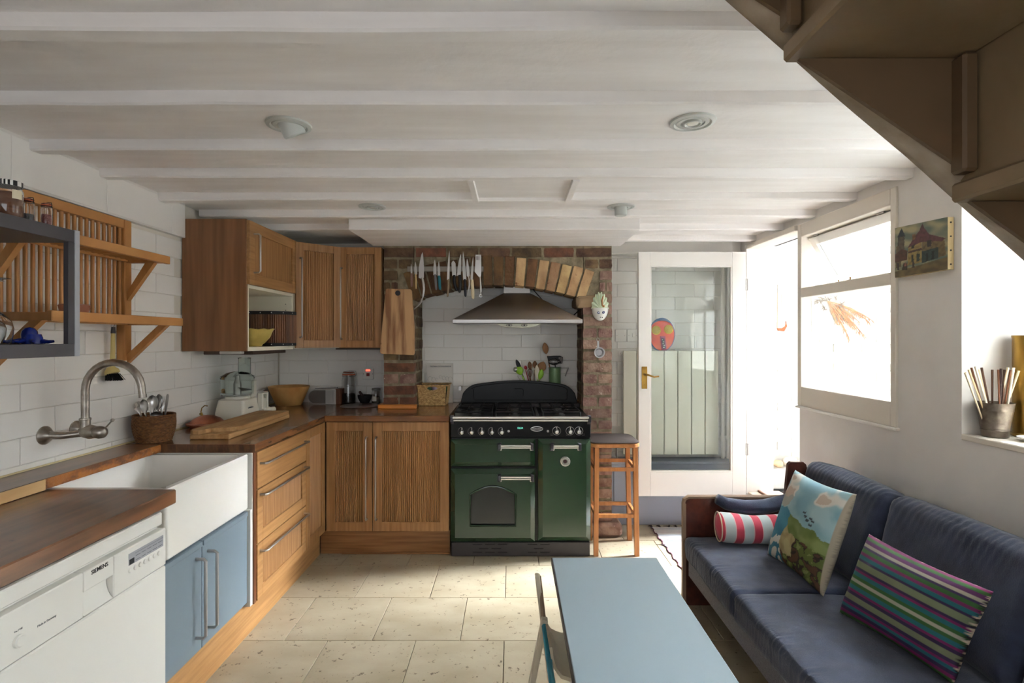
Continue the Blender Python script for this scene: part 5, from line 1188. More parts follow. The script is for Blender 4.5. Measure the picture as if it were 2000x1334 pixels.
# wicker storage basket and cookbook
t = thing('wicker_basket', 'honey-coloured rectangular wicker basket with a slot handle, left of the cooker', 'basket', (-.58, 4.03, ZT))
BX0, BX1, BY0, BY1, BH = -.682, -.488, 3.915, 4.09, .148
def side(p0, p1, out, slotm=False):
    L_ = math.dist(p0, p1); b = B(); nu, nvv = 110, 66; vs = []; fs = []; idx = {}
    for j in range(nvv+1):
        for i in range(nu+1):
            u, v = i/nu, j/nvv; fl_ = .016*v
            e = .0034*abs(math.sin(v*22*PI))*(.5+.5*math.sin(u*26*PI+(PI if int(v*22) % 2 else 0)))
            uu = u*(1+.08*v)-.04*v
            vs.append((p0[0]+(p1[0]-p0[0])*uu+out[0]*(fl_+e), p0[1]+(p1[1]-p0[1])*uu+out[1]*(fl_+e), ZT+.002+BH*v))
    for j in range(nvv):
        for i in range(nu):
            u, v = (i+.5)/nu, (j+.5)/nvv
            if slotm and ((u-.52)/.18)**2+((v-.86)/.085)**2 < 1: continue
            w_ = nu+1; fs.append((j*w_+i, j*w_+i+1, (j+1)*w_+i+1, (j+1)*w_+i))
    b.add(vs, fs); return b.build('woven_side', wick, t, smooth='all', fix=False)
side((BX0, BY0), (BX1, BY0), (0, -1), True); side((BX1, BY0), (BX1, BY1), (1, 0)); side((BX1, BY1), (BX0, BY1), (0, 1)); side((BX0, BY1), (BX0, BY0), (-1, 0))
b = B(); e = .016; q = [(BX0-e-.006, BY0-e), (BX1+e+.006, BY0-e), (BX1+e+.006, BY1+e-.006), (BX0-e-.006, BY1+e-.006)]
b.tube([(x, y, ZT+BH+.002) for x, y in q], .0055, 8, closed=True); b.build('rim', wick, t, smooth=True)
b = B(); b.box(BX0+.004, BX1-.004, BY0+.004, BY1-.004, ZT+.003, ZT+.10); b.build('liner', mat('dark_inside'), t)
for k, (x, y, c, lab) in enumerate(((-.64, 4.03, (70, 110, 84), 'green'), (-.565, 4.02, (190, 170, 190), 'pale lilac'), (-.51, 4.05, (40, 100, 60), 'dark green'))):
    b = B(); b.ball((x, y, ZT+.115), .036, 14, sz=.8); b.v = [v+Vector((nz(*(v*60)), nz(*(v*61)), nz(*(v*62))))*.012 for v in b.v]
    tag(b.build('food_packet', mat('packet_%d' % k, c, .3), smooth=True), lab+' crumpled packet inside the wicker basket', 'packet', 'packets in the wicker basket')
t = thing('cookbook', 'white-covered cookbook standing against the tiles behind the wicker basket', 'book', (-.55, 4.12, ZT))
b = B(); b.add([(-.655, 4.115, ZT), (-.455, 4.115, ZT), (-.455, 4.122, 1.202), (-.655, 4.122, 1.202), (-.655, 4.133, ZT), (-.455, 4.133, ZT), (-.455, 4.14, 1.202), (-.655, 4.14, 1.202)], [(0, 1, 2, 3), (4, 5, 6, 7), (0, 1, 5, 4), (1, 2, 6, 5), (2, 3, 7, 6), (3, 0, 4, 7)]); cv = b.build('cover', mat('book_white', (214, 208, 200), .5), t)
TBk = FR((-.55, 4.1175, 1.178), (1, 0, 0), (0, -1, 0))
text('YOTAM OTTOLENGHI', .0165, TBk, 'title_lettering', mat('print_dark'), cv, font_scale=.98, depth=.001)
b = B(); rp = random.Random(8)
for k in range(7):
    c = (-.63+.026*k, 1.08+rp.uniform(-.005, .02)); r = rp.uniform(.008, .022); b.tube([(c[0]+r*math.cos(a)*.8, 4.1155, c[1]+r*math.sin(a)) for a in [2*PI*i/14*.85 for i in range(14)]], .0007, 4)
b.build('line_drawing', mat('print_grey_line', (130, 124, 124), .6), cv, kind='stuff')

# utensils behind the cooker
gp = mat('sage_enamel', (112, 142, 100), .3, coat=.2)
t = thing('utensil_canister', 'sage green canister behind the cooker with a crank handle', 'canister', (.327, 4.085, .93))
b = B(); b.lathe([(.044, .001), (.045, .004), (.045, .235), (.0475, .238), (.0475, .243), (.043, .243), (.043, .2), (0, .2)], (.327, 4.085, .93), 32); b.build('body', gp, t, smooth=True)
b = B(); b.tube([(.365, 4.08, 1.168), (.425, 4.06, 1.168)], .0018, 6); b.tube([(.425, 4.06, 1.172), (.405, 4.05, 1.115)], .0045, 8); b.ball((.404, 4.05, 1.112), .0065, 10); b.build('crank', chrome, t, smooth=True)
def stick(p0, p1, r, m, nm, t): 
    b = B(); b.cyl(p0, p1, r, r*.9, n=10); return b.build(nm, m, t, smooth=True)
def head(c, d, w, l, th, m, nm, t, side_=None):
    d = Vector(d).normalized(); f = Vector(side_ or (0, -1, 0)); f = (f-d*f.dot(d)).normalized(); s_ = d.cross(f); c = Vector(c); b = B(); n = 10; vs = []
    def fn(u, v):
        a = 2*PI*u; q = math.sin(PI*v); return c+d*(l*(v-.5))*1+s_*w*math.cos(a)*q**.7+f*th*math.sin(a)*q
    b.sheet(fn, 16, n, closeu=True); return b.build(nm, m, t, smooth=True)
def uten(nm, lab, p0, p1, hc, w, l, th, hm, sm, r=.004, cat='utensil'):
    t = thing(nm, lab, cat, p0, 'utensils behind the cooker'); stick(p0, p1, r, sm, 'handle', t); d = Vector(p1)-Vector(p0); head(hc, d, w, l, th, hm, 'head', t); return t
lw = mat('spoon_wood', (156, 110, 70), .6); lwd = mat('dark_spoon_wood', (120, 78, 46), .6); lime = mat('lime_silicone', (130, 176, 44), .35); cr_ = mat('cream_silicone', (206, 194, 176), .5)
def U(x, y, Y=4.07): return tuple(P3(990+x/9.53, 660+y/9.53, Y))
uten('wooden_spoon', 'tall wooden spoon standing highest behind the green canister', (.325, 4.09, .95), U(760, 330, 4.10), U(718, 195, 4.10), .0235, .092, .007, lw, lw, .005)
t = thing('slotted_turner', 'black slotted turner leaning in the green canister', 'utensil', (.33, 4.08, .95), 'utensils behind the cooker')
stick((.33, 4.08, .95), U(900, 500, 4.075), .0045, blackm, 'handle', t)
xa_, za_ = U(745, 335)[0], U(0, 330)[2]; xb2_, zb2_ = U(1040, 0)[0], U(0, 500)[2]
b = B(); b.prism([(xa_, za_-.004), (xa_+.03, za_-.002), (xa_+.05, za_), (xb2_-.02, za_), (xb2_, za_-.012), (xb2_-.004, zb2_+.01), (xa_+.03, zb2_+.005), (xa_+.008, zb2_+.035)], 4.066, 4.069); tb = b.build('slotted_head', blackm, t)
b = B()
for k in range(3): b.box(xb2_-.012-.009*k, xb2_-.008-.009*k, 4.0645, 4.066, za_-.055+.014*k, za_-.012)
b.build('slots', mat('slot_light', (170, 164, 158), .6), tb, kind='stuff')
uten('skimmer', 'perforated steel skimmer head in the green canister', (.32, 4.05, .95), U(880, 560, 4.05), U(880, 445, 4.05), .047, .055, .010, mat('perforated_steel', (150, 148, 146), .3, .9, spots=((20, 20, 20), 180, .5), bump=.8, bscale=180), steel, .004)
tp = thing('utensil_pot', 'utensil pot behind the cooker, mostly hidden by the backguard', 'pot', (.16, 4.085, .93))
b = B(); b.lathe([(.05, .001), (.054, .01), (.056, .105), (.052, .105), (.05, .015), (0, .012)], (.16, 4.085, .93), 28); b.build('body', mat('stoneware', (150, 140, 128), .5), tp, smooth=True)
base_ = (.16, 4.085, .95)
uten('serving_spoon', 'black plastic spoon at the far left of the utensil pot', (.15, 4.08, .95), U(270, 640), U(215, 505), .016, .095, .006, mat('black_nylon', (26, 28, 32), .4), mat('black_nylon'))
uten('silicone_spoon', 'lime green silicone spoon at the left of the utensil pot', (.15, 4.07, .95), U(285, 700), U(235, 605), .030, .075, .012, lime, lime, .005)
uten('steel_ladle', 'steel ladle peeping out left of the green spoon', (.15, 4.075, .95), U(200, 700), U(165, 590), .018, .045, .012, chrome, steel)
uten('red_spatula', 'small red spatula behind the utensils', (.16, 4.09, .95), U(350, 600, 4.09), U(350, 555, 4.09), .012, .035, .004, mat('red_silicone', (170, 24, 48), .4), mat('red_silicone'))
uten('wooden_fork', 'dark wooden spoon left of centre in the utensil pot', (.16, 4.085, .95), U(420, 620), U(430, 520), .017, .07, .006, lwd, lwd)
uten('wooden_spoon', 'dark wooden spoon in the middle of the utensil pot', (.165, 4.10, .95), U(510, 600, 4.1), U(520, 495, 4.1), .017, .06, .006, lwd, lwd)
uten('wooden_spoon', 'broad wooden spoon at the right of the utensil pot', (.17, 4.09, .95), U(650, 640, 4.09), U(650, 540, 4.09), .034, .088, .008, lw, lw)
uten('spatula', 'cream silicone spatula in front of the broad wooden spoon', (.16, 4.06, .95), U(480, 770, 4.06), U(560, 640, 4.06), .020, .115, .006, cr_, cr_)
uten('silicone_spatula', 'lime green silicone spatula at the right of the utensil pot', (.165, 4.065, .95), U(580, 770, 4.06), U(630, 680, 4.06), .022, .085, .010, lime, lime)
t = thing('whisk', 'brown wire whisk in the middle of the utensil pot', 'whisk', (.16, 4.05, .95), 'utensils behind the cooker'); c_ = Vector(U(430, 640, 4.05))
b = B()
for k in range(5):
    a0 = PI*k/5; b.tube([c_+Vector((.018*math.cos(a0)*math.sin(PI*q/10)*1.0, .014*math.sin(a0)*math.sin(PI*q/10), .03-.06*(1-q/10) if False else -.045+.07*math.sin(PI*q/20)))for q in range(0, 11)]+[c_+Vector((-.018*math.cos(a0)*math.sin(PI*q/10), -.014*math.sin(a0)*math.sin(PI*q/10), -.045+.07*math.sin(PI*q/20))) for q in range(9, -1, -1)], .0016, 5)
b.build('wires', mat('brown_wire', (120, 90, 76), .4, .5), t, smooth=True); stick((.16, 4.05, .95), tuple(c_+Vector((0, 0, -.043))), .006, lwd, 'handle', t)
# stop cock on the alcove wall, left of the cooker
t = thing('gas_tap', 'small brass gas tap poking out beside the cooker backguard', 'valve', (-.395, 4.1, 1.0)); b = B(); b.tube([(-.39, 4.14, 1.02), (-.40, 4.10, 1.02), (-.405, 4.09, 1.0)], .006, 8); b.build('pipe_stub', brass, t, smooth=True); b = B(); b.box(-.41, -.385, 4.085, 4.09, .995, 1.03, .002); b.build('lever', steel, t)
# ------------------------------------------------------------------ downlights in the ceiling
def downlight(x, y, kind, lab):
    t = thing('ceiling_spotlight', lab, 'ceiling light', (x, y, ZC), 'spotlights in the ceiling'); pm = mat('pale_grey_metal', (196, 198, 194), .4)
    b = B(); b.lathe([(.076, .0), (.074, -.006), (.062, -.009), (.058, -.006), (.056, .0)], (x, y, ZC-.0005), 40); b.build('outer_ring', pm, t, smooth=True)
    b = B(); b.lathe([(.057, -.002), (.052, -.007), (.040, -.007), (.038, -.001)], (x, y, ZC-.0005), 36); b.build('inner_ring', pm, t, smooth=True)
    if kind == 'tilt':
        ax = Vector((.35, .45, -1)).normalized(); b = B(); b.lathe([(.038, -.03), (.038, .026), (.034, .030), (.032, .028), (.032, -.02)], (x+.008, y+.004, ZC-.008), 30, axis=ax); h = b.build('lamp_head', pm, t, smooth=True)
    elif kind == 'drop':
        b = B(); b.lathe([(.034, -.0), (.034, -.046), (.030, -.05), (.0, -.05)], (x, y, ZC-.003), 30); h = b.build('lamp_head', pm, t, smooth=True)
    else:
        b = B(); b.lathe([(.030, .0), (.030, -.010), (.026, -.011), (.022, -.004)], (x, y, ZC-.001), 30); h = b.build('lamp_head', pm, t, smooth=True)
    if kind != 'drop':
        b = B(); b.lathe([(.022, 0), (.018, -.006), (0, -.008)], (x, y, ZC-.003), 24); b.build('bulb', mat('bulb_glass', (236, 232, 222), .1), t, smooth=True)
downlight(-.77, 1.846, 'tilt', 'tilted eyeball spotlight in the ceiling, nearest on the left')
downlight(.615, 1.82, 'flush', 'flush round spotlight in the ceiling, nearest on the right')
downlight(-.78, 2.986, 'flush', 'small flush spotlight in the ceiling towards the wall cabinets')
downlight(.607, 2.986, 'drop', 'far spotlight with a dropped cylinder head, towards the glass door')

# ------------------------------------------------------------------ bar stool
t = thing('bar_stool', 'tall honey wood stool with a dark brown seat beside the cooker', 'stool', (.665, 3.57, 0))
b = B(); o_ = rr_(.505, .822, 3.413, 3.735, .05, 6); i_ = rr_(.515, .812, 3.423, 3.725, .045, 6)
loops(b, [(i_, .692), (o_, .698), (o_, .716), (i_, .722)]); b.build('seat_frame', stoolw, t, smooth=True)
b = B(); loops(b, [(rr_(.507, .820, 3.415, 3.733, .05, 6), .722), (rr_(.505, .822, 3.413, 3.735, .05, 6), .727), (rr_(.520, .806, 3.43, 3.72, .045, 6), .733)]); b.build('seat_pad', vinyl, t, smooth=True)
LG = [((.537, 3.43), (.545, 3.445)), ((.80, 3.43), (.792, 3.445)), ((.812, 3.70), (.795, 3.69)), ((.537, 3.70), (.545, 3.69))]
for (x, y), (xt, yt_) in LG:
    b = B(); w = .015; b.add([(x-w, y-w, 0), (x+w, y-w, 0), (x+w, y+w, 0), (x-w, y+w, 0), (xt-w, yt_-w, .693), (xt+w, yt_-w, .693), (xt+w, yt_+w, .693), (xt-w, yt_+w, .693)], [(0, 3, 2, 1), (4, 5, 6, 7), (0, 1, 5, 4), (1, 2, 6, 5), (2, 3, 7, 6), (3, 0, 4, 7)]); b.build('leg', stoolw, t, bevel=.003)
for z in (.54, .242):
    for (a, c) in (((.54, 3.437), (.798, 3.437)), ((.54, 3.695), (.805, 3.695)), ((.54, 3.437), (.54, 3.695)), ((.798, 3.437), (.805, 3.695))):
        b = B(); dx, dy = (0, .008) if a[1] == c[1] else (.008, 0)
        b.add([(a[0]-dx, a[1]-dy, z), (a[0]+dx, a[1]+dy, z), (c[0]+dx, c[1]+dy, z), (c[0]-dx, c[1]-dy, z), (a[0]-dx, a[1]-dy, z+.024), (a[0]+dx, a[1]+dy, z+.024), (c[0]+dx, c[1]+dy, z+.024), (c[0]-dx, c[1]-dy, z+.024)], [(0, 3, 2, 1), (4, 5, 6, 7), (0, 1, 5, 4), (1, 2, 6, 5), (2, 3, 7, 6), (3, 0, 4, 7)]); b.build('rung', stoolw, t, bevel=.002)

# ------------------------------------------------------------------ radiator, mask
t = thing('radiator', 'tall cream flat-panel radiator on the tiled wall behind the glass door', 'radiator', (1.2, 4.09, .5))
for k in range(7):
    x0 = .842+.1035*k
    b = B(); b.box(x0, x0+.0985, 4.045, 4.065, .514, 1.302, .004); b.build('panel', radp, t)
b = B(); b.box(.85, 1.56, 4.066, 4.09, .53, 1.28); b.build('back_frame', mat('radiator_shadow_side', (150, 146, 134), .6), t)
for x in (.95, 1.45):
    b = B(); b.box(x, x+.03, 4.09, YB-.002, .9, 1.0); b.build('bracket', radp, t)
b = B(); b.cyl((.832, 4.075, 1.285), (.82, 4.075, 1.285), .012, n=12); b.tube([(.835, 4.07, 1.288), (.822, 4.06, 1.27), (.822, 4.06, 1.255)], .004, 6); b.build('bleed_valve', chrome, t, smooth=True)
b = B(); b.cyl((.80, 4.08, .475), (.80, 4.08, .60), .008, n=10); b.lathe([(.016, 0), (.018, .03), (.014, .045)], (.80, 4.08, .56), 16); b.cyl((.80, 4.08, .585), (.85, 4.08, .585), .008, n=10); b.build('thermostat_valve', chrome, t, smooth=True)
b = B(); b.tube([(.83, 4.02, .482), (.86, 4.01, .486), (.90, 4.02, .481)], .005, 6); tag(b.build('red_clip', mat('red_silicone'), smooth=True), 'small red object lying on the grey ledge under the radiator', 'clip')
t = thing('painted_face_mask', 'round orange painted face with yellow coiled eyes standing on the radiator', 'mask', (1.13, 4.06, 1.303))
mx, mz = 1.135, 1.425; om = mat('orange_paint', (214, 84, 38), .6, col2=(196, 66, 34), scale=(12, 12, 12)); bm_ = mat('slate_blue_paint', (72, 104, 150), .6)
def blob(rx, rz, n=40, cut=-.12): 
    return [(mx+rx*math.cos(a), max(mz+rz*math.sin(a)*(1 if math.sin(a) > 0 else 1.05), 1.3035)) for a in [2*PI*i/n for i in range(n)]]
b = B(); b.prism(blob(.098, .125), 4.052, 4.062); b.build('blue_backing', bm_, t, label='slate blue outer rim')
b = B(); b.prism([(x, min(z, 1.528-((x-mx)/.1)**2*.05)) for x, z in blob(.092, .118)], 4.046, 4.052); b.build('orange_face', om, t)
for ex, ez in ((mx-.045, 1.455), (mx+.048, 1.462)):
    b = B(); b.lathe([(.034, 0), (.034, .006), (0, .008)], (ex, 4.046, ez), 24, axis=(0, -1, 0)); ey = b.build('eye', mat('yellow_coil', (226, 196, 30), .5), t, smooth=True)
    b = B(); b.tube([(ex+(.031-.029*i/60)*math.cos(i*.42), 4.037, ez+(.031-.029*i/60)*math.sin(i*.42)) for i in range(60)], .0026, 5); b.build('coil', mat('yellow_coil_edge', (180, 150, 20), .5), ey, smooth=True)
b = B(); b.prism([(mx-.016, 1.41), (mx+.022, 1.41), (mx+.034, 1.304), (mx-.004, 1.304)], 4.040, 4.046); mo = b.build('mouth_panel', mat('magenta_paint', (150, 60, 90), .5), t)
b = B(); b.prism([(mx-.006, 1.395), (mx+.014, 1.395), (mx+.024, 1.316), (mx+.004, 1.316)], 4.036, 4.040); b.build('mouth', mat('black_paint', (20, 20, 22), .5), mo)
b = B()
for i in range(5): z = 1.322+.0145*i; xo = mx+.012-.0028*i+(.003 if i % 2 else -.002); b.box(xo-.005, xo+.005, 4.033, 4.036, z, z+.009, .001)
b.build('teeth', mat('white_paint_chips', (226, 222, 214), .5), mo, kind='stuff')

# ------------------------------------------------------------------ rag rug with its fringe
t = thing('rag_rug', 'pale striped woven rag rug on the floor in front of the doorway', 'rug', (1.35, 3.3, 0))
rgm = smat('rag_weave', 1, [(0, (180, 177, 176)), (.10, (164, 169, 177)), (.15, (187, 184, 180)), (.24, (177, 148, 152)), (.28, (188, 185, 182)), (.40, (152, 161, 171)), (.44, (188, 184, 180)), (.55, (172, 136, 142)), (.58, (184, 182, 180)), (.70, (156, 164, 172)), (.76, (188, 185, 182)), (.86, (120, 152, 160)), (.89, (168, 72, 88)), (.91, (185, 180, 177))], repeat=.42)
b = B(); b.sheet(lambda u, v: (1.025+.006*math.sin(v*60)+(.66)*u, 2.84+1.09*v, .006+.0022*math.sin(v*190)+.0012*nz(u*40, v*60)), 30, 400); b.build('woven_field', rgm, t, smooth='all', fix=False)
b = B(); b.tube([(1.024+.006*math.sin(i/60*60)+.002*math.sin(i*2.3), 2.84+1.09*i/60, .005+.002*math.sin(i*3)) for i in range(61)], .004, 6); b.build('red_selvedge', mat('red_black_thread', (130, 70, 80), .9, col2=(60, 50, 60), scale=(60, 60, 60)), t)
rp = random.Random(4)
for k in range(11):
    x = 1.03+.06*k; b = B(); b.tube([(x, 3.93, .006), (x+rp.uniform(-.01, .01), 3.945, .012), (x+rp.uniform(-.02, .02), 3.965, .006)], [.005, .008, .004], 6); b.tube([(x, 3.945, .01), (x-rp.uniform(.01, .04), 3.955, .006)], [.004, .002], 5); b.build('fringe_knot', mat('dark_fringe', (66, 56, 56), .9), t, smooth=True)
b = B(); b.tube([(1.03, 3.60, .006), (.995, 3.598, .007), (.97, 3.61, .003)], [.004, .003, .001], 5); b.build('fringe_knot', mat('dark_fringe'), t)

# ------------------------------------------------------------------ sofa
t = thing('sofa', 'navy corduroy sofa with dark wooden end panel along the right wall', 'sofa', (1.3, 2.15, 0))
SY0, SY1 = .88, 2.79
def panel(y0, y1):
    poly = [(.902, 0), (.925, 0), (1.55, 0), (1.66, 0), (1.66, .30), (1.51, .745), (1.50, .752), (1.452, .752), (1.445, .742), (1.43, .54), (1.41, .558), (.918, .560), (.906, .556), (.902, .545)]
    b = B(); b.prism([(1.0, 0), (1.66, 0), (1.66, .25), (1.535, .735), (1.52, .748), (1.455, .748), (1.442, .735), (1.425, .559), (.93, .559), (.912, .552), (.903, .54), (.902, .0)], y0, y1)
    p = b.build('end_panel', darkw, t, bevel=.002)
    b = B(); pts = [(.9, 0), (.9, .53), (.905, .549), (.922, .561), (1.422, .561)]; b.tube([(x, (y0+y1)/2, z) for x, z in pts], .0125, 8)
    b.v = [Vector((v.x, (y0+y1)/2+max(-1, min(1, (v.y-(y0+y1)/2)/.009))*.0122, v.z)) for v in b.v]; b.build('ply_edging', plye, p, smooth=True)
panel(SY1-.0, SY1+.024); panel(SY0-.024, SY0)
b = B(); b.box(.918, 1.60, SY0, SY1, .152, .262, .008); b.build('upholstered_rail', wool, t)
b = B(); b.prism([(1.50, .26), (1.66, .26), (1.60, .66), (1.56, .66)], SY0, SY1); b.build('back_frame', darkw, t)
def softbox(name, c, size, par, m, seed, r=.03, wr=.0035, lean=0, bulge=.012, step=.009):
    """padded box: rounded corners, a slight bulge, puckers running over its front edge"""
    h = [v/2 for v in size]; idx = {}; vs = []; fs = []
    n = [max(4, int(size[k]/(step if k < 2 else step*1.2))) for k in range(3)]
    def P(i, j, k):
        key = (i, j, k)
        if key in idx: return idx[key]
        q = Vector((-h[0]+2*h[0]*i/n[0], -h[1]+2*h[1]*j/n[1], -h[2]+2*h[2]*k/n[2]))
        inn = Vector([max(-h[a]+r, min(h[a]-r, q[a])) for a in range(3)]); d = q-inn
        nd = d.normalized() if d.length > 1e-9 else Vector((0, 0, 1)); p = inn+nd*r
        a, e, f_ = q.x/h[0], q.y/h[1], q.z/h[2]
        bl = bulge*(1-a*a)*(1-e*e)*(1 if f_ > 0 else -.3) if abs(f_) > .98 else 0
        p.z += bl
        ph = 2*PI*q.y/.021+9*nz(q.y*6, seed)+q.z*24+3*nz(q.y*20, q.z*9, seed)
        edge_ = math.exp(-((q.x+h[0])/.055)**2)*(.45+.9*max(0, nz(q.y*4, seed, 2)+.5))
        if lean: edge_ = math.exp(-((h[2]-q.z)/.10)**2)*(.3+1.2*max(0, nz(q.y*5, seed, 2)+.3)); ph = 2*PI*(q.y+.25*(q.z))/.028+8*nz(q.y*5, seed)
        p += nd*wr*(math.sin(ph)*edge_)
        p += nd*(.006*nz(q.x*5, q.y*5, q.z*5+seed)+.0022*nz(q.x*18, q.y*18, q.z*18+seed))
        cl_, sl_ = math.cos(lean), math.sin(lean)
        idx[key] = len(vs); vs.append((c[0]+p.x*cl_+p.z*sl_, c[1]+p.y, c[2]-p.x*sl_+p.z*cl_)); return idx[key]
    for ax in range(3):
        o1, o2 = [k for k in range(3) if k != ax]
        for s_ in (0, n[ax]):
            for i in range(n[o1]):
                for j in range(n[o2]):
                    def K(a, b_): q = [0, 0, 0]; q[ax] = s_; q[o1] = a; q[o2] = b_; return P(*q)
                    fs.append((K(i, j), K(i+1, j), K(i+1, j+1), K(i, j+1)))
    b = B(); b.add(vs, fs); return b.build(name, m, par, smooth='all')
softbox('seat_cushion', (1.195, 2.478, .305), (.60, .615, .118), t, navy, 1)
softbox('seat_cushion', (1.195, 1.850, .305), (.60, .640, .118), t, navy, 2)
softbox('seat_cushion', (1.195, 1.212, .305), (.60, .630, .118), t, navy, 7)
softbox('back_cushion', (1.545, 1.212, .548), (.16, .630, .42), t, navy, 8, lean=.30, r=.05)
softbox('back_cushion', (1.535, 2.482, .552), (.15, .60, .42), t, navy, 3, lean=.30, r=.05)
softbox('back_cushion', (1.545, 1.850, .548), (.16, .640, .42), t, navy, 4, lean=.30, r=.05)
b = B(); pts = [(1.055, 2.755, .565), (1.10, 2.752, .545), (1.2, 2.748, .527), (1.3, 2.748, .528), (1.40, 2.75, .55), (1.47, 2.755, .575)]
b.tube(pts, [.024, .032, .036, .036, .036, .032], 20); b.v = [v+Vector((0, 0, 1))*.006*math.sin(v.x*75+v.y*40)*.6 for v in b.v]; b.build('arm_roll', navy, t, smooth='all', label='slumped navy fabric roll along the arm')

# cushions
def pillow(name, label, corners, th, m, group, prt=None, n=48, back=None, col=None):
    """corners: bottom-left, bottom-right, top-right, top-left seen from the front; local x = width, z = height, y = outward"""
    BL, BR, TR, TLc = [Vector(c) for c in corners]; c0 = (BL+BR+TR+TLc)/4
    u = ((BR-BL)+(TR-TLc)).normalized(); v = ((TLc-BL)+(TR-BR)); nrm = v.cross(u).normalized()
    if nrm.dot(Vector((-1, -.6, 0))) < 0: nrm = -nrm
    v = (nrm.cross(u)).normalized(); v = v if v.z > 0 else -v
    R = Matrix((u, nrm, v)).transposed().to_4x4(); Mi = (Matrix.Translation(c0) @ R).inverted()
    L4 = [Mi @ c for c in (BL, BR, TR, TLc)]
    vs = []; fs = []; cols = []
    for s_ in (1, -1):
        for j in range(n+1):
            for i in range(n+1):
                a, c = i/n, j/n
                # edges bow in a little, corners stay pointed
                bow = .035*(math.sin(PI*c))*(1 if a > .5 else -1)*abs(2*a-1)**2; bov = .035*math.sin(PI*a)*(1 if c > .5 else -1)*abs(2*c-1)**2
                aa, cc = a-bow, c-bov
                p = L4[0]*(1-aa)*(1-cc)+L4[1]*aa*(1-cc)+L4[2]*aa*cc+L4[3]*(1-aa)*cc
                prof = (max(0, 1-abs(2*a-1)**2.6)*max(0, 1-abs(2*c-1)**2.6))**.5
                y = s_*(th/2*prof)+.006*nz(a*4, c*4, s_*3)*prof+.004*math.sin((a+c*.4)*26+4*nz(a*3, c*3))*prof*max(0, nz(a*2, c*2, 5)+.3)
                vs.append(Vector((p.x, y+p.y, p.z))); cols.append((s_, a, c))
    w_ = n+1
    for s_ in (0, 1):
        o = s_*w_*w_
        for j in range(n):
            for i in range(n):
                q = (o+j*w_+i, o+j*w_+i+1, o+(j+1)*w_+i+1, o+(j+1)*w_+i); fs.append(q if s_ == 0 else q[::-1])
    me = bpy.data.meshes.new(name); me.from_pydata(vs, [], fs); bm = bmesh.new(); bm.from_mesh(me)
    if prt:
        cl = bm.verts.layers.float_color.new('print')
        bm.verts.ensure_lookup_table()
        for q, vt in enumerate(bm.verts): vt[cl] = lin(prt(*cols[q]))
    bmesh.ops.remove_doubles(bm, verts=bm.verts, dist=.0006); bmesh.ops.recalc_face_normals(bm, faces=bm.faces); bm.to_mesh(me); bm.free()
    me.materials.append(m); me.shade_smooth()
    o = bpy.data.objects.new(name, me); COL.objects.link(o); o.matrix_world = Matrix.Translation(c0) @ R; tag(o, label, 'cushion', group); return o
def inpoly(p, poly):
    c = False; n = len(poly)
    for i in range(n):
        (x1_, y1_), (x2_, y2_) = poly[i], poly[i-1]
        if (y1_ > p[1]) != (y2_ > p[1]) and p[0] < (x2_-x1_)*(p[1]-y1_)/(y2_-y1_)+x1_: c = not c
    return c
def mixc(a, b_, k): k = max(0, min(1, k)); return tuple(a[i]+(b_[i]-a[i])*k for i in range(3))
def coast(s_, a, c):
    if s_ < 0: return (150, 138, 118)
    if a > .97: return (176, 160, 134)
    w = .05*nz(a*5, c*5)+.02*nz(a*16, c*16, 2); A, Cc = a+w, c+w
    d = Cc-(.62-.30*A) # land-sea edge: sky above
    if Cc > .60-.12*A:
        sky = mixc((160, 200, 208), (120, 172, 190), nz(A*3, Cc*6, 1)*1.5+.3)
        cl_ = nz(A*3.2+3, Cc*5+1, 7)+.5*nz(A*9, Cc*9, 4)
        if Cc > .72 and cl_ > .08: sky = mixc(sky, (226, 220, 206), (cl_-.08)*6)
        if cl_ > .42: sky = mixc(sky, (190, 150, 120), .5)
        return sky
    if A > .30+.9*(Cc-.1)*0 and Cc > .34 and A > .42-.2*(Cc-.34): 
        return mixc((98, 124, 44), (136, 154, 76), nz(A*6, Cc*9, 3)*1.4+.5)
    if A < .40-.10*math.sin(Cc*7): 
        if Cc < .20+.25*A and nz(A*12, Cc*12) > -.05: return (214, 216, 206)
        return mixc((34, 116, 150), (60, 146, 176), nz(A*4, Cc*5)+.5)
    k = nz(A*7, Cc*10, 6)+.5*nz(A*15, Cc*22, 8)
    if A < .56 and Cc > .14: return mixc((196, 180, 116), (150, 126, 70), k+.3)
    return (96, 58, 36) if k > .12 else ((56, 38, 26) if k > -.05 else ((98, 116, 40) if k > -.35 else (136, 146, 70)))
_c0 = coast
def coast(s_, a, c):
    q = _c0(s_, a, c); g_ = sum(q)/3; return tuple((v*.78+g_*.22)*.9 for v in q)
def coastb(s_, a, c):
    base_c = coast(s_, a, c)
    if s_ > 0:
        for bx_, bz_ in ((.62, .60), (.66, .57), (.70, .60), (.74, .585), (.72, .54), (.58, .63)):
            if abs(a-bx_) < .022 and abs(c-bz_-.25*abs(a-bx_)) < .011: return (60, 70, 74)
    return base_c
pillow('landscape_cushion', 'square cushion printed with a coastal cliff and sky scene, leaning on the sofa back', ((1.205, 2.525, .375), (1.225, 2.105, .375), (1.385, 2.15, .765), (1.352, 2.555, .765)), .125, vmat('coast_print'), 'sofa cushions', coastb, n=110)
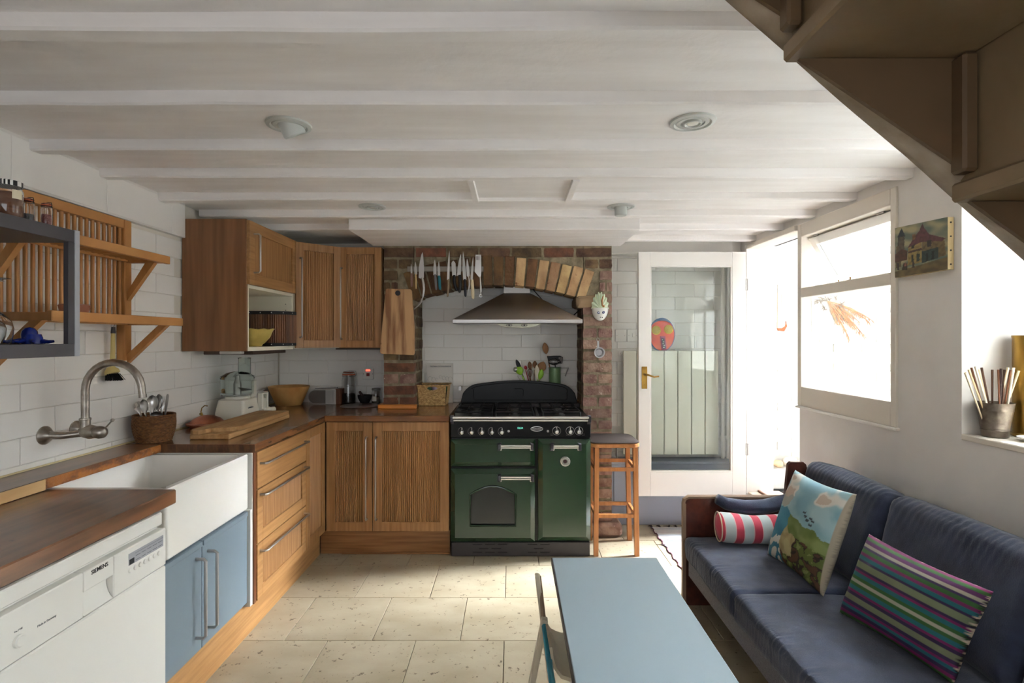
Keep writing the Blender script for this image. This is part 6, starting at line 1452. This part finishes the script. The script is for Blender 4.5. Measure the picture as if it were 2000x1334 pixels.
ST = [(0, (60, 120, 50)), (.04, (150, 30, 110)), (.075, (60, 40, 90)), (.11, (30, 130, 140)), (.15, (150, 30, 110)), (.18, (60, 40, 90)), (.215, (150, 160, 120)), (.28, (60, 40, 90)), (.31, (150, 30, 110)), (.345, (30, 130, 140)), (.385, (60, 120, 50)), (.425, (216, 206, 186)), (.46, (60, 120, 50)), (.50, (30, 130, 140)), (.54, (150, 30, 110)), (.57, (60, 40, 90)), (.60, (150, 160, 120)), (.665, (60, 40, 90)), (.70, (30, 130, 140)), (.745, (150, 30, 110)), (.78, (60, 120, 50)), (.82, (70, 40, 100)), (.85, (216, 206, 186)), (.89, (110, 40, 110)), (.93, (60, 120, 50)), (.97, (150, 30, 110))]
def stripes(s_, a, c):
    if s_ < 0: return (196, 176, 150) if nz(a*14, c*22) > .05 else (24, 22, 26)
    k = max(0, min(.999, c)); col_ = ST[0][1]
    for p, q in ST:
        if k >= p: col_ = q
    return tuple(v*.7 for v in col_)
pillow('striped_cushion', 'oblong cushion with green, teal, magenta and cream stripes on the near sofa seat', ((1.215, 1.985, .375), (1.30, 1.575, .372), (1.40, 1.555, .655), (1.365, 2.045, .645)), .15, vmat('stripe_weave'), 'sofa cushions', stripes, n=110)
t = thing('bolster_cushion', 'red and white striped bolster lying against the wooden sofa end', 'cushion', (1.19, 2.66, .43), 'sofa cushions')
bs = smat('bolster_stripe', 0, [(0, (190, 62, 82)), (.36, (226, 190, 190)), (.40, (196, 206, 206)), (.90, (226, 190, 190)), (.95, (190, 62, 82))], repeat=.088)
b = B(); prof = []
for i in range(41):
    u = i/40; e = min(u, 1-u)*.37; prof.append((.070*min(1, (e/.02))**.35 if e < .02 else .070+.003*math.sin(u*9), .37*u))
b.lathe(prof, (0, 0, 0), 40, axis=(1, 0, 0)); Rz = Matrix.Rotation(-.10, 4, 'Z')
b.v = [Rz @ (v+Vector((0, .002*math.sin(v.x*50+v.z*30), -.01*math.sin(PI*v.x/.37)))) + Vector((1.025, 2.69, .449)) for v in b.v]
bo = b.build('stuffed_roll', bs, t, smooth=True)
b = B()
for sx_ in (.012, .358): b.tube([Rz @ Vector((sx_, .0705*math.cos(a), .0705*math.sin(a)-.01*math.sin(PI*sx_/.37)))+Vector((1.025, 2.69, .449)) for a in [2*PI*i/36 for i in range(36)]], .0035, 6, closed=True)
b.build('piping', mat('cream_piping', (206, 190, 166), .8), t, smooth=True)

# ------------------------------------------------------------------ folding table and folding chair
t = thing('folding_table', 'narrow folded drop-leaf table with a pale blue top in the foreground', 'table', (.284, 1.2, 0))
b = B(); b.box(.1235, .443, .72, 1.64, .702, .72, .0015); b.build('tabletop', ltab, t)
b = B(); b.box(.1205, .1235, .72, 1.64, .70, .7185); b.build('dark_edge', mat('dark_ply_edge', (58, 48, 44), .6), t)
wl_ = mat('white_leg_paint', (206, 204, 198), .5)
for y in (.80, 1.54):
    for x in (.17, .37):
        b = B(); b.box(x, x+.03, y, y+.03, 0, .70, .002); b.build('leg', wl_, t)
    b = B(); b.box(.17, .40, y, y+.03, .64, .70, .002); b.build('apron', wl_, t)
    b = B(); b.box(.2, .37, y, y+.03, .10, .14, .002); b.build('stretcher', wl_, t)
b = B(); b.box(.18, .20, .83, 1.54, .62, .70, .002); b.box(.37, .39, .83, 1.54, .62, .70, .002); b.build('long_rail', wl_, t)
t = thing('folding_chair', 'worn cream folding chair with teal rail, tucked at the left of the table', 'chair', (.08, 1.35, 0))
def bar(p0, p1, w, d, m, nm):
    p0, p1 = Vector(p0), Vector(p1); b = B(); dz = (p1-p0).normalized(); sx_ = Vector((0, 1, 0)); n_ = dz.cross(sx_).normalized()
    vs = [p+sx_*a*w/2+n_*c*d/2 for p in (p0, p1) for a, c in ((-1, -1), (1, -1), (1, 1), (-1, 1))]
    b.add(vs, [(0, 3, 2, 1), (4, 5, 6, 7), (0, 1, 5, 4), (1, 2, 6, 5), (2, 3, 7, 6), (3, 0, 4, 7)]); return b.build(nm, m, t, bevel=.004)
for y in (1.49, .95):
    bar((.070, y, .735), (.155, y, .03), .022, .014, creampaint, 'front_leg')
    bar((.090, y-.024, .625), (-.035, y-.024, .0), .022, .018, creampaint, 'rear_leg')
b = B(); b.tube([(.088, 1.475, .608), (.095, .96, .601)], .008, 14); b.build('back_rail', tealp, t, smooth=True, label='glossy teal rail')
b = B(); b.tube([(.075, 1.49, .73), (.089, 1.476, .60)], [.006, .007], 8); b.build('metal_strap', mat('worn_wood_tip', (130, 108, 86), .6), t, smooth=True)
pf = [(.098, .640), (.101, .612), (.108, .59), (.122, .572), (.145, .564), (.22, .561), (.36, .566)]
b = B(); vs = []; fs = []
for j, y in enumerate((1.50, 1.40, 1.302)):
    k = (0.0, .5, 1)[j]
    for i, (x, z) in enumerate(pf): vs.append((x, y, z-.032*(1-k)*max(0, 1-i/3)))
    for i, (x, z) in enumerate(pf): vs.append((x-.006*max(0, 1-i/4)-.001, y, z-.032*(1-k)*max(0, 1-i/3)-.008*min(1, i/3)-.001))
m_ = len(pf)
for j in range(2):
    for i in range(m_-1):
        for o in (0, m_): a = j*2*m_+o+i; fs.append((a, a+1, a+1+2*m_, a+2*m_))
    for i in (0, m_-1): a = j*2*m_+i; fs.append((a, a+m_, a+m_+2*m_, a+2*m_))
for j in (0, 2):
    for i in range(m_-1): a = j*2*m_+i; fs.append((a, a+1, a+1+m_, a+m_))
b.add(vs, fs); b.build('ply_seat', creampaint, t, label='worn curved plywood seat')

# ------------------------------------------------------------------ small painting on the right wall
t = thing('village_painting', 'small dark oil painting of a village street on the right wall', 'painting', (XR-.02, 2.25, 1.67))
def pz(y_, z_): return (XR-.004, y_, z_)
# corners on the wall: far edge (left in view) and near edge
yl, yr = 2.395, 2.105; zl0, zl1, zr0, zr1 = 1.664, 1.886, 1.664, 1.87
def town(a, c):
    skyc = mixc((96, 108, 96), (168, 160, 122), nz(a*4, c*7, 3)*1.6+.45)
    col_ = skyc
    if inpoly((a, c), [(0, 0), (1, 0), (1, .24), (.5, .17), (0, .12)]): col_ = mixc((118, 100, 62), (86, 74, 50), nz(a*9, c*12)+.4)
    P_ = [([(.02, .18), (.13, .2), (.14, .62), (.03, .62)], (104, 92, 62)), ([(.06, .62), (.2, .62), (.2, .8), (.07, .8)], (60, 58, 56)), ([(.05, .8), (.22, .8), (.14, .97)], (46, 52, 62)),
          ([(.08, .35), (.2, .35), (.2, .8), (.08, .8)], (92, 84, 66)), ([(0, .3), (.26, .32), (.26, .5), (.14, .55), (0, .46)], (84, 54, 42)), ([(.26, .2), (.54, .22), (.54, .62), (.28, .55)], (158, 134, 76)), ([(.54, .2), (.97, .28), (.95, .56), (.82, .66), (.55, .64)], (120, 102, 66)),
          ([(.26, .55), (.42, .76), (.56, .92), (.68, .74), (.97, .6), (.9, .56), (.55, .62)], (98, 56, 60)), ([(.5, .86), (.555, .98), (.6, .86)], (86, 50, 58)), ([(.36, .68), (.42, .7), (.42, .8), (.36, .8)], (130, 96, 62)),
          ([(.54, .2), (.84, .25), (.84, .46), (.54, .43)], (50, 64, 60)), ([(.28, .44), (.54, .46), (.54, .50), (.28, .48)], (84, 60, 48)), ([(.34, .25), (.38, .25), (.38, .4), (.34, .4)], (52, 56, 48)), ([(.44, .25), (.5, .25), (.5, .4), (.44, .4)], (60, 66, 56)),
          ([(.62, .22), (.66, .22), (.66, .38), (.62, .38)], (26, 30, 30)), ([(.72, .24), (.77, .24), (.77, .4), (.72, .4)], (24, 28, 28)), ([(.64, .5), (.72, .5), (.72, .62), (.64, .62)], (54, 44, 42)), ([(.34, .52), (.4, .53), (.4, .6), (.34, .58)], (56, 50, 44)),
          ([(.14, .12), (.26, .12), (.26, .24), (.18, .26)], (64, 48, 40)), ([(.05, .14), (.09, .14), (.09, .28), (.05, .28)], (50, 44, 52)), ([(.36, .14), (.4, .14), (.4, .27), (.36, .27)], (70, 60, 54)), ([(.2, .2), (.24, .2), (.24, .27), (.2, .27)], (150, 96, 80))]
    for poly, c2 in P_:
        if inpoly((a+.008*nz(a*30, c*30), c+.008*nz(a*30, c*30, 5)), poly): col_ = mixc(c2, tuple(v*.75 for v in c2), nz(a*18, c*18)+.3)
    return tuple(v*.92 for v in col_)
n = 110; vs = []; cols = []; fs = []
for j in range(n+1):
    for i in range(n+1):
        a, c = i/n, j/n; vs.append(Vector((XR-.026, yl+(yr-yl)*a, (zl0+(zr0-zl0)*a)*(1-c)+(zl1+(zr1-zl1)*a)*c))); cols.append(town(a, c))
for j in range(n):
    for i in range(n): fs.append((j*(n+1)+i, j*(n+1)+i+1, (j+1)*(n+1)+i+1, (j+1)*(n+1)+i))
me = bpy.data.meshes.new('painted_canvas'); o0 = ORG[t.name]; me.from_pydata([v-o0 for v in vs], [], fs); at = me.color_attributes.new('print', 'FLOAT_COLOR', 'POINT')
for i, c in enumerate(cols): at.data[i].color = lin(c)
me.materials.append(vmat('oil_paint', .5, .4, 160)); o = bpy.data.objects.new('painted_canvas', me); COL.objects.link(o); o.parent = t
cvm = mat('raw_canvas_edge', (176, 156, 116), .9, bump=.5, bscale=300)
b = B(); b.add([(x, y, z) for x in (XR-.0255, XR-.002) for (y, z) in ((yl, zl0), (yr, zr0), (yr, zr1), (yl, zl1))], [(0, 1, 2, 3), (4, 5, 6, 7), (0, 1, 5, 4), (1, 2, 6, 5), (2, 3, 7, 6), (3, 0, 4, 7)]); b.build('stretched_edge', cvm, t)
for k in range(4):
    b = B(); b.cyl((XR-.014, yr-.0015, zr0+.02+.055*k), (XR-.014, yr+.0005, zr0+.02+.055*k), .0035, n=8); b.build('tack', blackm, t)

# ------------------------------------------------------------------ things on the recess sill
ZS = 1.0235
t = thing('metal_beaker', 'tapered pewter beaker holding chopsticks on the recess sill', 'beaker', (1.815, 2.0, ZS))
pw_ = mat('pewter', (126, 116, 106), .38, .9, col2=(98, 88, 80), scale=(40, 40, 40))
bx_, by_ = 1.81, 2.005
b = B(); b.lathe([(.0, .001), (.038, .001), (.040, .004), (.0425, .025), (.0435, .027), (.0425, .030), (.053, .098), (.054, .100), (.0535, .103), (.0565, .126), (.058, .129), (.0555, .129), (.04, .01), (0, .008)], (bx_, by_, ZS), 36); b.build('cup', pw_, t, smooth=True)
rp = random.Random(21)
CT = [((230, 214, 182), 'cream'), ((120, 70, 38), 'reddish brown'), ((84, 52, 32), 'dark brown'), ((222, 200, 160), 'pale wood'), ((60, 36, 30), 'near-black'), ((236, 228, 210), 'ivory')]
CS = [(1885, 728, 0, 'ivory chopstick leaning furthest left'), (1892, 722, 3, 'pale wood chopstick second from the left'), (1897, 718, 1, 'reddish brown chopstick third from the left'), (1905, 716, 5, 'ivory chopstick crossing behind the reddish one'), (1910, 722, 3, 'pale wood chopstick left of centre'), (1917, 718, 2, 'dark brown chopstick left of the middle gap'), (1938, 722, 2, 'dark brown chopstick standing alone in the middle'), (1950, 722, 1, 'reddish brown chopstick right of the middle gap'), (1955, 720, 4, 'near-black chopstick, darkest in the beaker'), (1962, 722, 2, 'dark brown chopstick beside the darkest one'), (1969, 718, 0, 'cream chopstick right of the dark bundle'), (1974, 723, 1, 'reddish brown chopstick among the right-hand group'), (1980, 718, 5, 'ivory chopstick second from the right'), (1990, 724, 0, 'cream chopstick leaning furthest right')]
for i, (px, py, ci, lab) in enumerate(CS):
    Yt_ = 2.0+rp.uniform(-.02, .03); tip = P3(px, py, Yt_); k = (px-1942)/60
    p0 = Vector((bx_+.022*k, by_+rp.uniform(-.02, .02), ZS+.012))
    rim = Vector((bx_+.048*k, by_+rp.uniform(-.02, .02), ZS+.127))
    d_ = (tip-p0); b = B(); b.tube([p0, p0+d_*.5, tip], [.0022, .003, .0040], 8)
    tag(b.build('chopstick', mat('chopstick_%d' % ci, CT[ci][0], .5)), lab+' in the metal beaker', 'chopstick', 'chopsticks in the beaker')
b = B(); b.lathe([(.056, 0), (.059, .003), (.059, .012), (.055, .016), (.055, .37), (.0565, .374), (.0565, .38), (.053, .38), (.053, .02), (0, .015)], (1.943, 2.0, ZS), 40); tag(b.build('brass_vase', brass, smooth=True), 'tall aged brass cylinder at the right edge of the recess sill', 'vase')
b = B(); b.lathe([(.02, 0), (.05, .012), (.051, .016), (.02, .008), (0, .006)], (1.86, 1.90, ZS), 30); tag(b.build('small_dish', ceram, smooth=True), 'small white dish in front of the brass cylinder', 'dish')
